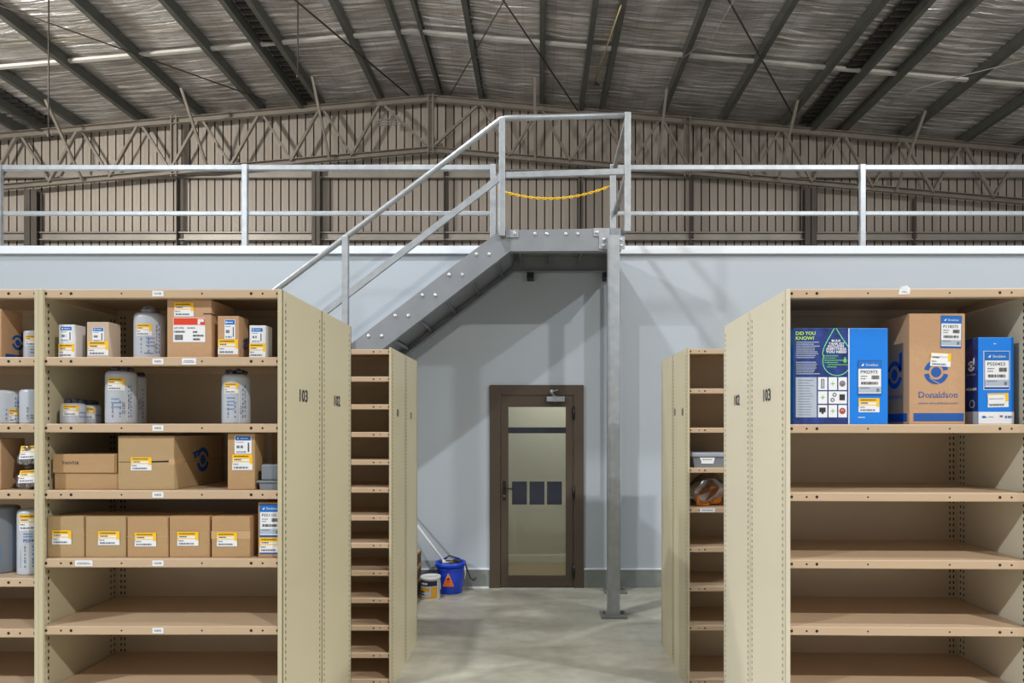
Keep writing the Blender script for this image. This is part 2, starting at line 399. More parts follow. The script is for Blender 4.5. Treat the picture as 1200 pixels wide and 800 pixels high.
# door
def build_door():
    d = struct(bpy.data.objects.new('door_1', None)); COL.objects.link(d); d.location = ((DX0+DX1)/2, YW, 0); x0 = (DX0+DX1)/2
    lx0, lx1, lz = X(587, YW)-x0, X(671.7, YW)-x0, Z(463.4, YW)
    a, b = DX0-x0+.001, DX1-x0-.001
    m = MB(); m.box(a, lx0-.004, -.03, .12, 0, DZ-.001, 'door_brown'); m.box(lx1+.004, b, -.03, .12, 0, DZ-.001, 'door_brown'); m.box(lx0-.004, lx1+.004, -.03, .12, lz+.004, DZ-.001, 'door_brown')
    m.build('door_frame', d, bevel=.003)
    gx0, gx1, gz0, gz1 = X(595.7, YW)-x0, X(663, YW)-x0, Z(674.6, YW), Z(476.7, YW)
    m = MB(); m.box(lx0, gx0, -.015, .035, .01, lz, 'door_brown'); m.box(gx1, lx1, -.015, .035, .01, lz, 'door_brown')
    m.box(gx0, gx1, -.015, .035, .01, gz0, 'door_brown'); m.box(gx0, gx1, -.015, .035, gz1, lz, 'door_brown')
    leaf = m.build('door_leaf', d, bevel=.002)
    m = MB(); m.box(gx0, gx1, .006, .012, gz0, gz1, 'glass'); m.build('glass_pane', d)
    m = MB(); m.box(gx0, gx1, -.004, .005, Z(507.5, YW), Z(500.5, YW), 'film'); m.build('transom_bar', d)
    for u0, u1 in ((600, 617.5), (620.5, 638), (641, 658.5)):
        m = MB(); m.box(X(u0, YW)-x0, X(u1, YW)-x0, -.001, .005, Z(591, YW), Z(564, YW), 'film'); p = m.build('dark_panel', d); p['label'] = 'dark square panel on the glass'
    for v in (484, 576.5, 669):
        m = MB(); z = Z(v, YW); m.tube([(lx1+.004, -.035, z-.07), (lx1+.004, -.035, z+.07)], .011, 'door_dark'); m.box(lx1-.012, lx1+.02, -.032, -.015, z-.045, z+.045, 'door_dark'); m.build('hinge', d)
    hx = X(591, YW)-x0; z = Z(574, YW)
    m = MB(); m.rbox(hx-.015, hx+.015, -.024, -.014, z-.11, z+.10, 'door_dark', .004)
    m.tube([(hx, -.024, z+.02), (hx, -.055, z+.02), (hx+.03, -.06, z+.02), (hx+.095, -.056, z+.015)], .008, 'door_dark'); m.tube([(hx, -.03, z-.06), (hx, -.02, z-.06)], .009, 'filter_metal'); m.build('door_handle', d)
    cx = X(651, YW)-x0; cz = Z(467.5, YW)
    m = MB(); m.rbox(cx-.095, cx+.095, -.075, -.015, cz-.03, cz+.026, 'galv', .008)
    m.bar((cx-.02, -.05, cz+.03), (cx-.045, -.09, cz+.075), .02, .012, 'galv'); m.bar((cx-.045, -.09, cz+.075), (cx+.02, -.035, cz+.095), .02, .01, 'galv'); m.tube([(cx-.045, -.09, cz+.055), (cx-.045, -.09, cz+.095)], .018, 'galv'); m.tube([(cx-.01, -.05, cz-.035), (cx-.01, -.05, cz+.035)], .02, 'galv')
    m.build('door_closer', d)
build_door()

# gable wall of ribbed sheet: pans with narrow grooves
g = MB(); xs = []; pitch = .1935; x = -16.5
while x < 14.8:
    xs += [(x, 0, 'gable'), (x+pitch-.030, 0, 'gable_rib'), (x+pitch-.026, .03, 'gable_rib'), (x+pitch-.006, .03, 'gable_rib'), (x+pitch, 0, None)]
    x += pitch
for (xa, ya, m), (xb, yb, _) in zip(xs, xs[1:]):
    if m is None: continue
    g.add([(xa, YG+ya, 0), (xb, YG+yb, 0), (xb, YG+yb, roofz(xb)+.05), (xa, YG+ya, roofz(xa)+.05)], [(0, 1, 2, 3)], m)
# raised flutes between the grooves
x = -16.5
while x < 14.8:
    c = x+(pitch-.034)*.5
    g.box(c-.004, c+.004, YG-.004, YG, 0, roofz(c), 'gable'); x += pitch
g.box(-16.5, 14.8, YG+.06, YG+.1, 0, 8.1, 'gable_rib')
g.fix = False
struct(g.build('wall_gable'))

# roof lining of foil, rippled across the slope
def roof():
    m = MB(); Y0, Y1 = -5.0, YG; nx = 90; ny = 560; rnd = random.Random(3)
    ph = [rnd.uniform(0, 6.28) for _ in range(nx+1)]
    xs = [-16.5+31.3*i/nx for i in range(nx+1)]; xs = sorted(xs+[RX]); vs = []
    amp = [rnd.uniform(.3, 1.4) for _ in range(ny+1)]
    for j in range(ny+1):
        y = Y0+(Y1-Y0)*j/ny
        for i, x in enumerate(xs):
            s = .009*math.sin(y*2*math.pi/.19+.25*math.sin(x*1.7))*amp[j]+.006*math.sin(y*5.1+x*2.3)+.005*rnd.uniform(-1, 1)
            dp = abs(x-RX)-1.118; fr = (dp/1.386) % 1; sag = -.03*math.sin(math.pi*fr) if dp > 0 else -.01
            vs.append((x, y, roofz(x)+s+sag))
    n = len(xs); m.add(vs, [(j*n+i, j*n+i+1, (j+1)*n+i+1, (j+1)*n+i) for j in range(ny) for i in range(n-1)], 'foil', True)
    m.fix = False; return m
struct(roof().build('ceiling'))
m = MB()
for s in (-1, 1):
    xe = -16.5 if s < 0 else 14.8
    m.add([(RX, -5, 9.62), (xe, -5, roofz(xe, 9.62)), (xe, YG, roofz(xe, 9.62)), (RX, YG, 9.62)], [(0, 1, 2, 3)], 'truss_dark')
struct(m.build('ceiling_sheeting'))

# purlins: C sections running the length of the roof
def purlin_mesh(x, w=.095, h=.2, s=1, y0=-5.0):
    m = MB(); zt = roofz(x)-.02; y1 = YG-.02
    m.box(-.004*s if s > 0 else 0, .004 if s > 0 else .004, 0, y1-y0, -h, 0, 'steel_roof')
    a, b = (0, w) if s > 0 else (-w, 0)
    m.box(a, b, 0, y1-y0, -h, -h+.004, 'steel_roof'); m.box(a, b, 0, y1-y0, -.004, 0, 'steel_roof')
    c = w if s > 0 else -w
    m.box(c-.002, c+.002, 0, y1-y0, -h, -h+.02, 'steel_roof')
    return m, (x, y0, zt)
ordn = ['first', 'second', 'third', 'fourth', 'fifth', 'sixth', 'seventh', 'eighth', 'ninth', 'tenth', 'eleventh', 'twelfth']
for side in (-1, 1):
    word = 'left' if side < 0 else 'right'
    for n in range(10):
        x = RX+side*(1.118+1.386*n)
        if x < -16 or x > 14: continue
        m, l = purlin_mesh(x, s=-1 if side < 0 else 1); o = m.build('roof_purlin', loc=l)
        tag(o, f'grey steel roof purlin, {ordn[n]} to the {word} of the ridge pair', 'beam', 'steel purlins under the foil roof lining')
    m, l = purlin_mesh(RX+side*.2, s=side, w=.06); o = m.build('roof_purlin', loc=l)
    tag(o, f'{word} one of the two close purlins at the roof ridge', 'beam', 'steel purlins under the foil roof lining')
# longitudinal service beams, each beside a bare dark ribbed strip of roof sheet
for u, s, lab in ((356, -1, 'left of the ridge, above the stair rail'), (51, -1, 'at the far left of the roof'), (679, 1, 'just right of the upper stair landing'), (950, 1, 'right of the stair, beside the dark bare strip')):
    x = X(u, 15.3); m, l = purlin_mesh(x, s=s, w=.09, h=.22); o = m.build('roof_beam', loc=l)
    tag(o, 'deeper steel roof beam '+lab, 'beam', 'deeper beams beside the bare roof strips')
    if u != 679:
        sx = 0 if u == 950 else .34
        k = MB(); L = 20.4
        for i in range(int(L/.19)):
            k.box(-.28+sx, -.05+sx, .19*i, .19*i+.10, -.05, -.03, 'black_part'); k.box(-.28+sx, -.05+sx, .19*i+.10, .19*i+.19, -.03, -.02, 'truss_dark')
        q = k.build('bare_strip', o, loc=(0, 0, -.02)); q['label'] = 'dark ribbed strip of bare roof sheet'

# bracing strip and a gold strip drawing a light glint across the lining
def across(y, w, h, dz, matn, name, lab, cat):
    m = MB()
    for s in (-1, 1):
        xe = -16 if s < 0 else 14
        m.bar((RX, y, roofz(RX)-dz), (xe, y, roofz(xe)-dz), w, h, matn)
    return tag(m.build(name), lab, cat)
across(12.95, .085, .05, .105, 'batten', 'bridging_strip', 'pale flat metal strip running across the roof between purlins', 'strip')
across(12.33, .010, .004, .07, 'gold_glint_conduit', 'foil_glint', 'thin golden strip built as a light glint across the foil roof lining', 'glint')

# truss before the gable wall
YT = 15.3
def build_truss():
    t = thing('roof_truss', 'grey steel truss following the roof slope before the ribbed gable wall', 'truss', (RX, YT, 8.05))
    def zt(x): return 9.22-SL*abs(x-RX)-8.05
    def zb(x): return 8.05-SL*abs(x-RX)-8.05
    for nm, z in (('top_chord', zt), ('bottom_chord', zb)):
        for s in (-1, 1):
            xe = -15.8 if s < 0 else 13.8; m = MB()
            hh = .13 if nm == 'top_chord' else .11
            m.bar((0, 0, z(RX)), (xe-RX, 0, z(xe)), .012, hh, 'truss'); m.bar((0, -.05, z(RX)-hh/2), (xe-RX, -.05, z(xe)-hh/2), .1, .012, 'truss')
            m.bar((0, -.05, z(RX)+hh/2), (xe-RX, -.05, z(xe)+hh/2), .1, .012, 'truss')
            m.build(nm, t)
    for s in (-1, 1):
        tops = [RX+s*(1.118+1.386*n) for n in range(10)]; bots = [RX]+[(a+b)/2 for a, b in zip(tops, tops[1:])]
        for i, tx in enumerate(tops):
            for bx in (bots[i], bots[i+1] if i+1 < len(bots) else None):
                if bx is None or abs(tx-RX) > 13.2 and s < 0 or abs(tx-RX) > 16: continue
                m = MB(); off = .035 if bx == bots[i] else -.035
                m.bar((tx-RX+s*off*-1.5, -.03+off*.5, zt(tx)-.05), (bx-RX, -.03+off*.5, zb(bx)+.03), .05, .075, 'truss', up=(0, 1, 0)); m.build('web_member', t)
    for u in (205, 505, 805):
        x = X(u, YT); m = MB(); m.box(x-RX-.07, x-RX-.045, -.07, .01, zb(x)-.1, zt(x)+.12, 'truss'); m.box(x-RX+.045, x-RX+.07, -.07, .01, zb(x)-.1, zt(x)+.12, 'truss')
        m.box(x-RX-.045, x-RX+.045, -.01, .0, zb(x), zt(x), 'truss'); m.build('vertical_member', t)
build_truss()
m = MB()
x0, z0 = X(443, YT-.1), Z(147, YT-.1)
for i in range(3): m.bar((x0, YT-.1, z0+i*.06), (x0+.45, YT-.1, z0+.03+i*.06), .02, .02, 'galv_dull')
for i in range(4): m.bar((x0+.05+i*.115, YT-.1, z0-.01), (x0+.05+i*.115, YT-.1, z0+.16), .02, .015, 'galv_dull')
tag(m.build('cable_rack'), 'small open metal rack fixed in the truss left of its peak', 'rack')
for i, u in enumerate((97, 244, 386, 627, 770, 912, 1050)):
    x = X(u, 15.2); m = MB(); m.bar((x, 15.2, 8.0-SL*abs(x-RX)), (x, 14.05, roofz(x)-.2), .05, .05, 'truss', up=(1, 0, 0))
    tag(m.build('fly_brace'), f'slanting strut from truss to purlin, {ordn[i]} from the left', 'brace', 'slanting struts between truss and purlins')
# columns and girts on the gable wall
for u, w_, lab in ((40, .29, 'wide dark steel wall column at the far left of the gable wall'), (372, .19, 'steel wall column left of the stair handrail'), (680, .12, 'dark steel wall column behind the yellow chain'), (948, .27, 'wide dark steel wall column right of the stair landing')):
    x = X(u, 15.45); m = MB(); top = 7.98-SL*abs(x-RX); y0, y1 = 15.33, 15.5
    m.box(x-w_/2, x+w_/2, y0, y0+.012, 0, top, 'truss_dark'); m.box(x-w_/2, x+w_/2, y1-.012, y1, 0, top, 'truss_dark'); m.box(x-.01, x+.01, y0, y1, 0, top, 'truss_dark')
    tag(m.build('wall_column'), lab, 'column', 'wide gable wall columns')
for u, lab in ((211, 'thin steel mullion on the left half of the gable wall'), (523, 'thin steel mullion beside the top of the stair handrail'), (811, 'thin steel mullion right of the stair landing post'), (1073, 'thin steel mullion on the far right of the gable wall')):
    x = X(u, 15.45); m = MB(); m.box(x-.055, x-.04, 15.38, 15.5, 0, 7.98-SL*abs(x-RX), 'truss_dark'); m.box(x-.055, x+.05, 15.49, 15.5, 0, 7.98-SL*abs(x-RX), 'truss_dark')
    tag(m.build('wall_mullion'), lab, 'post', 'thin gable wall mullions')
for z, lab in ((7.58, 'upper horizontal steel girt along the gable wall'), (6.13, 'lower horizontal steel girt along the gable wall')):
    m = MB(); m.box(-16, 14.5, 15.51, 15.515, z-.1, z+.1, 'girt'); m.box(-16, 14.5, 15.44, 15.515, z+.095, z+.1, 'girt'); m.box(-16, 14.5, 15.44, 15.515, z-.1, z-.095, 'girt')
    m.box(-16, 14.5, 15.44, 15.444, z+.07, z+.1, 'girt'); m.box(-16, 14.5, 15.44, 15.444, z-.1, z-.07, 'girt')
    tag(m.build('wall_girt'), lab, 'girt')
# brace rods under the roof and hanging wires
def roofpt(u, v, top=9.24):
    dx, dz = (u-CX)/F, (CY-v)/F
    for s in (-1, 1):
        # CAMZ+dz*Y = top-SL*s*(dx*Y-RX)
        Y = (top-CAMZ+SL*s*RX)/(dz+SL*s*dx)
        if (dx*Y-RX)*s >= 0: break
    Y = min(Y, 15.25); x = dx*Y
    return Vector((x, Y, roofz(x, top)))
def ext(a, b, t):
    a = roofpt(*a); b = roofpt(*b); return a+(a-b)*t, b
for a, b, t, lab in (((49, 24), (312, 118), .6, 'dark thin brace rod crossing the left roof bays'), ((360, 12), (479, 112), .8, 'dark brace rod running down to the left of the ridge'),
                     ((589, 4), (527, 112), .3, 'thin brace rod rising from truss peak to the right'), ((592, 4), (677, 131), .3, 'dark brace rod right of the ridge meeting the truss above the landing'), ((856, 4), (929, 135), .9, 'dark brace rod crossing the right roof bays')):
    p, q = ext(a, b, t); m = MB(); m.tube([p, q], .018 if 'thin' not in lab else .012, 'wire', 6); tag(m.build('brace_rod'), lab, 'rod')
m = MB(); m.tube([roofpt(1040, 123), roofpt(1075, 104), roofpt(1130, 88), roofpt(1200, 71), roofpt(1290, 40)], .01, 'wire_light', 6); tag(m.build('cable'), 'pale loose cable hanging under the roof at the far right', 'cable')
m = MB(); m.tube([roofpt(860, 0, 9.2), roofpt(838, 40, 9.2), roofpt(800, 68, 9.2)], .007, 'wire_light', 6); tag(m.build('cable'), 'thin pale cable slung between purlins right of the landing', 'cable')
for u, v, Y, lab in ((57, 156, 11.0, 'longer dark wire hanging from the roof at the far left'), (349, 86, 11.0, 'shorter dark wire hanging from the roof left of the ridge')):
    x = X(u, Y); m = MB(); m.tube([(x, Y, Z(v, Y)), (x, Y, roofz(x)-.02)], .012, 'wire', 6); m.tube([(x, Y, Z(v, Y)-.08), (x, Y, Z(v, Y))], .025, 'wire', 8)
    tag(m.build('hanging_wire'), lab, 'wire')
# conduit between the two roof beams near the landing
m = MB(); a, b = roofpt(728, 6, 9.27), roofpt(697, 96, 9.27); m.tube([a, b], .015, 'gold_glint_conduit', 6); m.tube([b, b+Vector((.1, 0, -.06)), b+Vector((-.1, 0, -.06))], .02, 'wire', 6)
tag(m.build('conduit'), 'thin brown conduit running between roof purlins above the landing post', 'conduit')

# ------------------------------------------------------------------ mezzanine railings
YR = 7.12
def railing(xa, xb, posts, lab, foot):
    t = thing('guard_railing', lab, 'railing', (xa, YR, 3.6), group='galvanised railings along the mezzanine edge')
    zt, zm = Z(196.8, YR)-3.6, Z(250.2, YR)-3.6
    m = MB(); m.rbox(0, xb-xa, -.025, .025, zt-.028, zt+.028, 'galv', .006); m.build('top_rail', t)
    m = MB(); m.rbox(0, xb-xa, -.02, .02, zm-.022, zm+.022, 'galv', .005); m.build('mid_rail', t)
    for px in posts:
        m = MB(); m.rbox(px-xa-.03, px-xa+.03, -.05, -.002 if px != foot else .03, -.02, zt+.027, 'galv', .005)
        m.rbox(px-xa-.06, px-xa+.06, -.055, .03, -.02, -.008, 'galv', .002)
        m.build('post', t)
    return t
pe = X(578, YR)
r = railing(-8.6, pe+.03, (X(288.5, YR), X(288.5, YR)-2.62, X(288.5, YR)-5.24, pe), 'galvanised guard railing on the mezzanine edge left of the stair', pe)
m = MB(); m.rbox(-.12, .04, -.11, -.051, -.075, -.02, 'galv', .004); m.build('foot_bracket', r, loc=(pe+8.6, 0, .0))
m = MB(); m.rbox(-.008, .012, -.04, 0, 0, .8, 'galv', .002); m.build('gate_stop', r, loc=(pe+8.6+.055, .02, 0))
pr = X(718, YR)
railing(pr-.03, 8.6, (pr, X(1009, YR), X(1009, YR)+2.62), 'galvanised guard railing on the mezzanine edge right of the stair', pr)

# ------------------------------------------------------------------ stair
YF, YB = 6.05, 6.93
def build_stair():
    x0 = .0; t = thing('staircase', 'grey steel stair with galvanised handrail climbing to the mezzanine landing', 'stairs', (0, YF, 0))
    sl = .76; xr = X(728, YF)
    tl = (-.355, 3.487); bl = (-.266, 3.296)
    top = [(xr, Z(267, YF)), (X(600, YF)-.12, Z(268.5, YF))]
    poly = [(xr, Z(293.5, YF)), (xr, Z(267.2, YF)), tl, (-4.86, tl[1]-sl*(4.86-.355)), (-4.86, 0.0), (-4.56, 0.0), bl]
    def pl(dx): return poly
    for y0, y1, nm, fy in ((0, .01, 'front', (.01, .075)), (YB-YF-.01, YB-YF, 'rear', (YB-YF-.075, YB-YF-.01))):
        m = MB(); m.prism(poly, y0, y1, 'stringer')
        ym = sum(fy)/2; wd = fy[1]-fy[0]
        def fl_(a, b): m.bar((a[0], ym, a[1]), (b[0], ym, b[1]), wd, .01, 'stringer')
        fl_((xr, Z(267.2, YF)-.005), (tl[0], tl[1]-.006)); fl_((tl[0], tl[1]-.006), (-4.84, tl[1]-sl*(4.84-.355)+.0))
        fl_((xr, Z(293.5, YF)+.005), (bl[0], bl[1]+.006)); fl_((bl[0], bl[1]+.006), (-4.56, .01))
        st = m.build('stringer', t)
        if nm == 'front': fs = st
    # bolts
    bm_ = MB(); bm_.lathe([(.001, -.012), (.016, -.010), (.018, -.003), (.018, 0)], 'bolt', 10)
    def bolt_obj(x, z, par, first=[None]):
        if first[0] is None:
            m = MB(); n = 10
            for r0, y in (): pass
            vs = []; 
            for r_, y in ((.006, -.013), (.014, -.010), (.017, -.004), (.017, 0)):
                for k in range(n): a = 2*math.pi*k/n; vs.append((r_*math.cos(a), y, r_*math.sin(a)))
            fs_ = [tuple(range(n))]+[(i*n+k, i*n+(k+1) % n, (i+1)*n+(k+1) % n, (i+1)*n+k) for i in range(3) for k in range(n)]
            m.add(vs, fs_, 'bolt', True); o = m.build('bolt', par); first[0] = o
        else: o = copy_part(first[0], par)
        o.location = (x, 0, z); return o
    xt, zt0 = X(432, YF), Z(393.7, YF)
    k = 0
    for i in range(-13, 5):
        xx = xt+.2443*i; zz = zt0+.1857*i
        if zz < .12: continue
        bolt_obj(xx, zz, fs); bolt_obj(xx+.117, zz, fs)
        m = MB(); m.box(xx-.05, xx+.2, .012, YB-YF-.012, zz-.004, zz, 'stringer'); m.box(xx-.05, xx-.046, .012, YB-YF-.012, zz-.035, zz, 'stringer'); m.box(xx+.196, xx+.2, .012, YB-YF-.012, zz-.035, zz, 'stringer'); m.build('tread', t)
    m = MB(); dd = .13
    m.bar((bl[0]-.02, (YB-YF)/2, tl[1]-dd), (-4.7, (YB-YF)/2, tl[1]-dd-sl*(4.7+bl[0]-.02)), YB-YF-.024, .004, 'stringer'); m.bar((bl[0]-.022, (YB-YF)/2, tl[1]-dd+.001), (X(600, YF)+.004, (YB-YF)/2, Z(272, YF)+.003), YB-YF-.024, .004, 'stringer'); m.build('soffit_plate', t)
    for u in (627, 641, 663, 677): bolt_obj(X(u, YF), Z(274, YF), fs)
    m = MB(); m.box(X(600, YF), xr, .012, YB-YF-.012, Z(272, YF), Z(272, YF)+.006, 'stringer')
    for q in range(3): m.box(X(600, YF)+.3*q+.05, X(600, YF)+.3*q+.06, .012, YB-YF-.012, Z(272, YF)-.08, Z(272, YF), 'stringer')
    m.build('landing_plate', t)
    m = MB(); m.box(xr-.01, xr, .01, YB-YF-.01, Z(293.5, YF), Z(267.2, YF), 'stringer'); m.build('landing_end', t)
    for u0, u1, v0, v1, bs in ((593, 607.5, 269.5, 278.5, ((603, 274),)), (695.5, 714, 267.5, 277, ((699.5, 272.5),)), (702, 713, 276.5, 292, ((707.3, 281), (707.3, 288))), (725, 732, 276.5, 292, ((727.5, 281), (727.5, 288)))):
        m = MB(); m.rbox(X(u0, YF), X(u1, YF), -.012, -.0005, Z(v1, YF), Z(v0, YF), 'galv', .002); p = m.build('bracket', t)
        for bu, bv in bs: o = bolt_obj(X(bu, YF), Z(bv, YF), p); o.location.y = -.012
    for u in (621.5, 711):
        Yb = YB-.01; m = MB(); m.box(X(u, Yb)-.035, X(u, Yb)+.035, YB-YF+.001, YW-YF-.002, Z(326.5, Yb), Z(318, Yb)+.1, 'black_part'); m.box(X(u, Yb)-.035, X(u, Yb)+.035, YB-YF-.05, YB-YF+.01, Z(326.5, Yb), Z(320, Yb), 'black_part'); m.build('wall_cleat', t)
    # columns
    def col(u0, u1, yc, zt, name, g='galv'):
        m = MB(); a, b = u0, u1; zb = .02
        m.box(a, b, yc-.05, yc-.044, zb, zt, g); m.box(a, b, yc+.044, yc+.05, zb, zt, g); m.box(a, a+.006, yc-.044, yc+.044, zb, zt, g); m.box(b-.006, b, yc-.044, yc+.044, zb, zt, g)
        m.box(a+.006, a+.012, yc-.056, yc-.05, zb, zt, 'galv')
        c = m.build(name, t)
        m = MB(); cx = (a+b)/2; m.rbox(cx-.115, cx+.115, yc-.1, yc+.1, 0.0, .022, 'galv_dull', .003); bp = m.build('base_plate', c)
        for sx in (-1, 1):
            m = MB(); m.lathe([(.012, .022), (.012, .045), (.006, .05)], 'galv_dull', 8, (cx+sx*.085, yc)); m.build('anchor_bolt', bp)
    col(X(711.8, YF-.06), X(725.5, YF-.06), -.06, Z(277, YF-.06), 'support_column')
    col(.738, .83, YB-YF-.06, Z(294, YF)-.01, 'support_column', 'galv_dull')
    # handrail
    hx, hz = -.345, Z(140.5, 6.02); yr = -.04; sr = .757; r = .0255
    zR = Z(134.5, 6.0)
    m = MB(); m.tube([(-4.75, yr, hz-sr*(4.75+hx)), (hx, yr, hz), (hx+.05, yr, hz+.01), (X(735, 6.0), yr, zR)], r, 'galv', 14); m.build('handrail', t)
    mx, mz = -.345, Z(207.5, 6.02)
    m = MB(); m.bar((-4.7, yr, mz-.768*(4.7+mx)), (mx, yr, mz), .03, .055, 'galv'); m.bar((mx, yr, mz+.012), (X(735, 6.0), yr, Z(200.5, 6.0)), .03, .05, 'galv'); m.build('mid_rail', t)
    for x, zb, zt in ((X(588.5, 6.01), Z(277, 6.01), hz), (X(735.3, 6.01), Z(272, 6.01), zR+.02), (X(405, 6.01), 2.36, Z(277, 6.01)), (X(405, 6.01)-1.42, 2.36-1.08, Z(277, 6.01)-1.075), (-4.62, .02, hz-sr*(4.62+hx))):
        m = MB(); m.rbox(x-.027, x+.027, yr-.03, yr+.028, zb, zt, 'galv', .004); m.build('post', t)
    # return rails at the right end of the landing
    xp = X(735.3, 6.01)
    m = MB(); m.bar((xp, yr, zR-.03), (xp+.01, YR-YF-.05, Z(197, YR)), .045, .045, 'galv_dull'); m.build('return_rail', t)
    m = MB(); m.bar((xp, yr, Z(201, 6.0)), (xp+.01, YR-YF-.05, Z(250.2, YR)), .04, .045, 'galv_dull'); m.build('return_rail', t)
    m = MB(); m.box(xp-.05, xp-.01, .02, YR-YF-.06, Z(272, YF), Z(268, YF), 'stringer'); m.build('edge_angle', t)
build_stair()
# safety chain
def build_chain():
    a = Vector((X(593, YR-.02), YR-.03, Z(223.5, YR))); b = Vector((X(714, YR-.02), YR-.03, Z(219.5, YR)))
    a = Vector((pe+.032, YR-.01, Z(222, YR)))
    m = MB(); n = 34; sag = .115
    P = [a.lerp(b, i/n)+Vector((0, 0, -4*sag*(i/n)*(1-i/n))) for i in range(n+1)]
    for i in range(n):
        p, q = P[i], P[i+1]; d = (q-p).normalized(); c = (p+q)/2; L = (q-p).length*.68
        s = Vector((0, 1, 0)) if i % 2 else d.cross(Vector((0, 1, 0))).normalized()
        ring = [c+d*L*math.cos(2*math.pi*k/10)+s*.010*math.sin(2*math.pi*k/10) for k in range(11)]
        m.tube(ring, .0055, 'chain', 6, caps=False)
    tag(m.build('safety_chain'), 'yellow plastic chain sagging across the opening behind the landing', 'chain')
build_chain()

# ------------------------------------------------------------------ shelving
H, D, T = 2.215, .457, .0125
def holes_x(m, x, sgn, ys, z0, z1, size=(.0035, .006), pitch=.0254):
    z = z0
    while z < z1:
        for y in ys: m.add([(x, y-size[0], z-size[1]), (x, y+size[0], z-size[1]), (x, y+size[0], z+size[1]), (x, y-size[0], z+size[1])], [(0, 1, 2, 3)], 'hole')
        z += pitch
def side_panel(pm, outer_sgn, perforate_out, W, lipw=.016):
    m = MB(); x0, x1 = (0, T*.3) if outer_sgn < 0 else (-T*.3, 0)
    m.box(x0, x1, 0, D, 0, H, pm)
    li = (0, lipw) if outer_sgn < 0 else (-lipw, 0)
    m.rbox(li[0], li[1], -.004, .010, 0, H+.002, pm, .002)          # rolled front edge
    m.box(li[0], li[1], D-.004, D, 0, H, pm)
    xo = x0-.0006 if outer_sgn < 0 else x1+.0006; xi = x1+.0006 if outer_sgn < 0 else x0-.0006
    if perforate_out: holes_x(m, xo, 0, (.035, D-.030), .03, H-.03)
    holes_x(m, xi, 0, (.022, .042, D-.045, D-.022), .03, H-.03)
    return m
def make_shelf(W, matn='shelf', dep=D):
    m = MB(); w = W/2-.013; h = .033
    m.rbox(-w, w, 0, .014, -h, 0, matn, .003); m.box(-w, w, .014, dep-.006, -.004, 0, matn); m.box(-w, w, dep-.02, dep-.006, -.03, -.004, matn)
    m.box(-w, -w+.002, .014, dep-.02, -.03, -.004, matn); m.box(w-.002, w, .014, dep-.02, -.03, -.004, matn)
    m.box(-w, w, .014, .03, -h, -h+.002, matn)
    f = Fr((0, 0, 0), (1, 0, 0), (0, 0, 1), m); z = -h/2
    for x, r in ((-w+.010, .0055), (-w+.066, .004), (-w+.104, .0058), (-w+.294, .0035), (w-.29, .0035), (w-.105, .0058), (w-.062, .004), (w-.006, .0055)):
        f.disc(x, z, r, 1, 'hole', 8)
    return m
SH0 = {}
def unit(label, xc, yf, zs, rot=0., pm='panel', W=.9125, group='cream steel shelving units', tags=(), left_hole=True, right_hole=True, dz=.0, kick=True):
    t = thing('shelving_unit', label, 'shelving', (xc, yf, 0), rot, group)
    m = side_panel(pm, -1, left_hole, W); m.build('side_panel', t, (-W/2, 0, 0))
    m = side_panel(pm, 1, right_hole, W); m.build('side_panel', t, (W/2, 0, 0))
    m = MB(); w = W/2-T*.35; m.box(-w, w, D-.005, D-.002, .02, H-.005, 'backing')
    f = Fr((0, D-.005, 0), (1, 0, 0), (0, 0, 1), m); z = .05
    while z < H-.03:
        for x in (-w+.02, -w+.036, w-.02, w-.036): f.rect(x-.003, x+.003, z-.006, z+.006, 1, 'hole')
        z += .0254
    m.build('back_panel', t)
    if (W,) not in SH0: SH0[(W,)] = None
    out = []
    for i, z in enumerate(zs):
        if SH0[(W,)] is None: s = make_shelf(W).build('shelf', t, (0, .004, z)); SH0[(W,)] = s.data
        else:
            s = bpy.data.objects.new('shelf', SH0[(W,)]); COL.objects.link(s); s.parent = t; s.location = (0, .004, z)
        out.append(s)
    if kick:
        m = MB(); w = W/2-.014; m.box(-w, w, .02, .024, 0.0, min(zs)-.034, 'shelf'); m.build('kick_plate', t)
    return t, out
def shelf_tag(shelf, x, s, w=.042, h=.021, dz=0., lines_only=False):
    m = MB(); f = Fr((0, -.0003, 0), (1, 0, 0), (0, 0, 1), m)
    f.rect(x-w/2, x+w/2, -.0165-h/2+dz, -.0165+h/2+dz, 1, 'paper')
    if lines_only:
        lines(f, x-w*.35, x+w*.3, -.0155, .0025, 2, 'ink_soft', 5); lines(f, x-w*.4, x+w*.4, -.021, .003, 2, 'ink_soft', 9)
    else: f.text(s, x-w*.3, -.0165-.0045+dz, .009, 2, 'ink', w=w*.6)
    m.build('shelf_label', shelf)
Y1 = 2.5
def zsh(v, Y=Y1): return Z(v, Y)
XL = -.966; W1 = .9125
xcA = XL-W1/2; xcB = xcA-W1
vA = [338.5, 418, 496.3, 574.5, 654.8, 733.8, 811, 890, 968]
uA, shA = unit('large cream shelving unit left of the aisle, filled with cartons and filters', xcA, Y1, [zsh(v) for v in vA], group='cream steel shelving units')
for i, s in enumerate(shA[:7]): shelf_tag(s, X(184.5, Y1)-xcA, 'N00%d' % i if i else 'N100')
shelf_tag(shA[1], X(221, Y1)-xcA, '', .054, .024, 0, True); shelf_tag(shA[4], X(97.5, Y1)-xcA, '', .066, .022, 0, True)
vB = [338.5, 418, 496.3, 574.5, 677.5, 737, 811, 890, 968]
uB, shB = unit('cream shelving unit cut off by the left frame edge, holding bagged fittings', xcB, Y1, [zsh(v) for v in vB])
uC, _ = unit('cream shelving unit backing onto the filled left unit, marked 102', xcA, Y1+2*D+.001, [zsh(v) for v in vA], rot=math.pi)
Y2 = 4.335
v2 = [409, 441, 473.6, 506.2, 538.8, 571.3, 604, 636.3, 668.9, 700.8, 733, 765.2, 796]
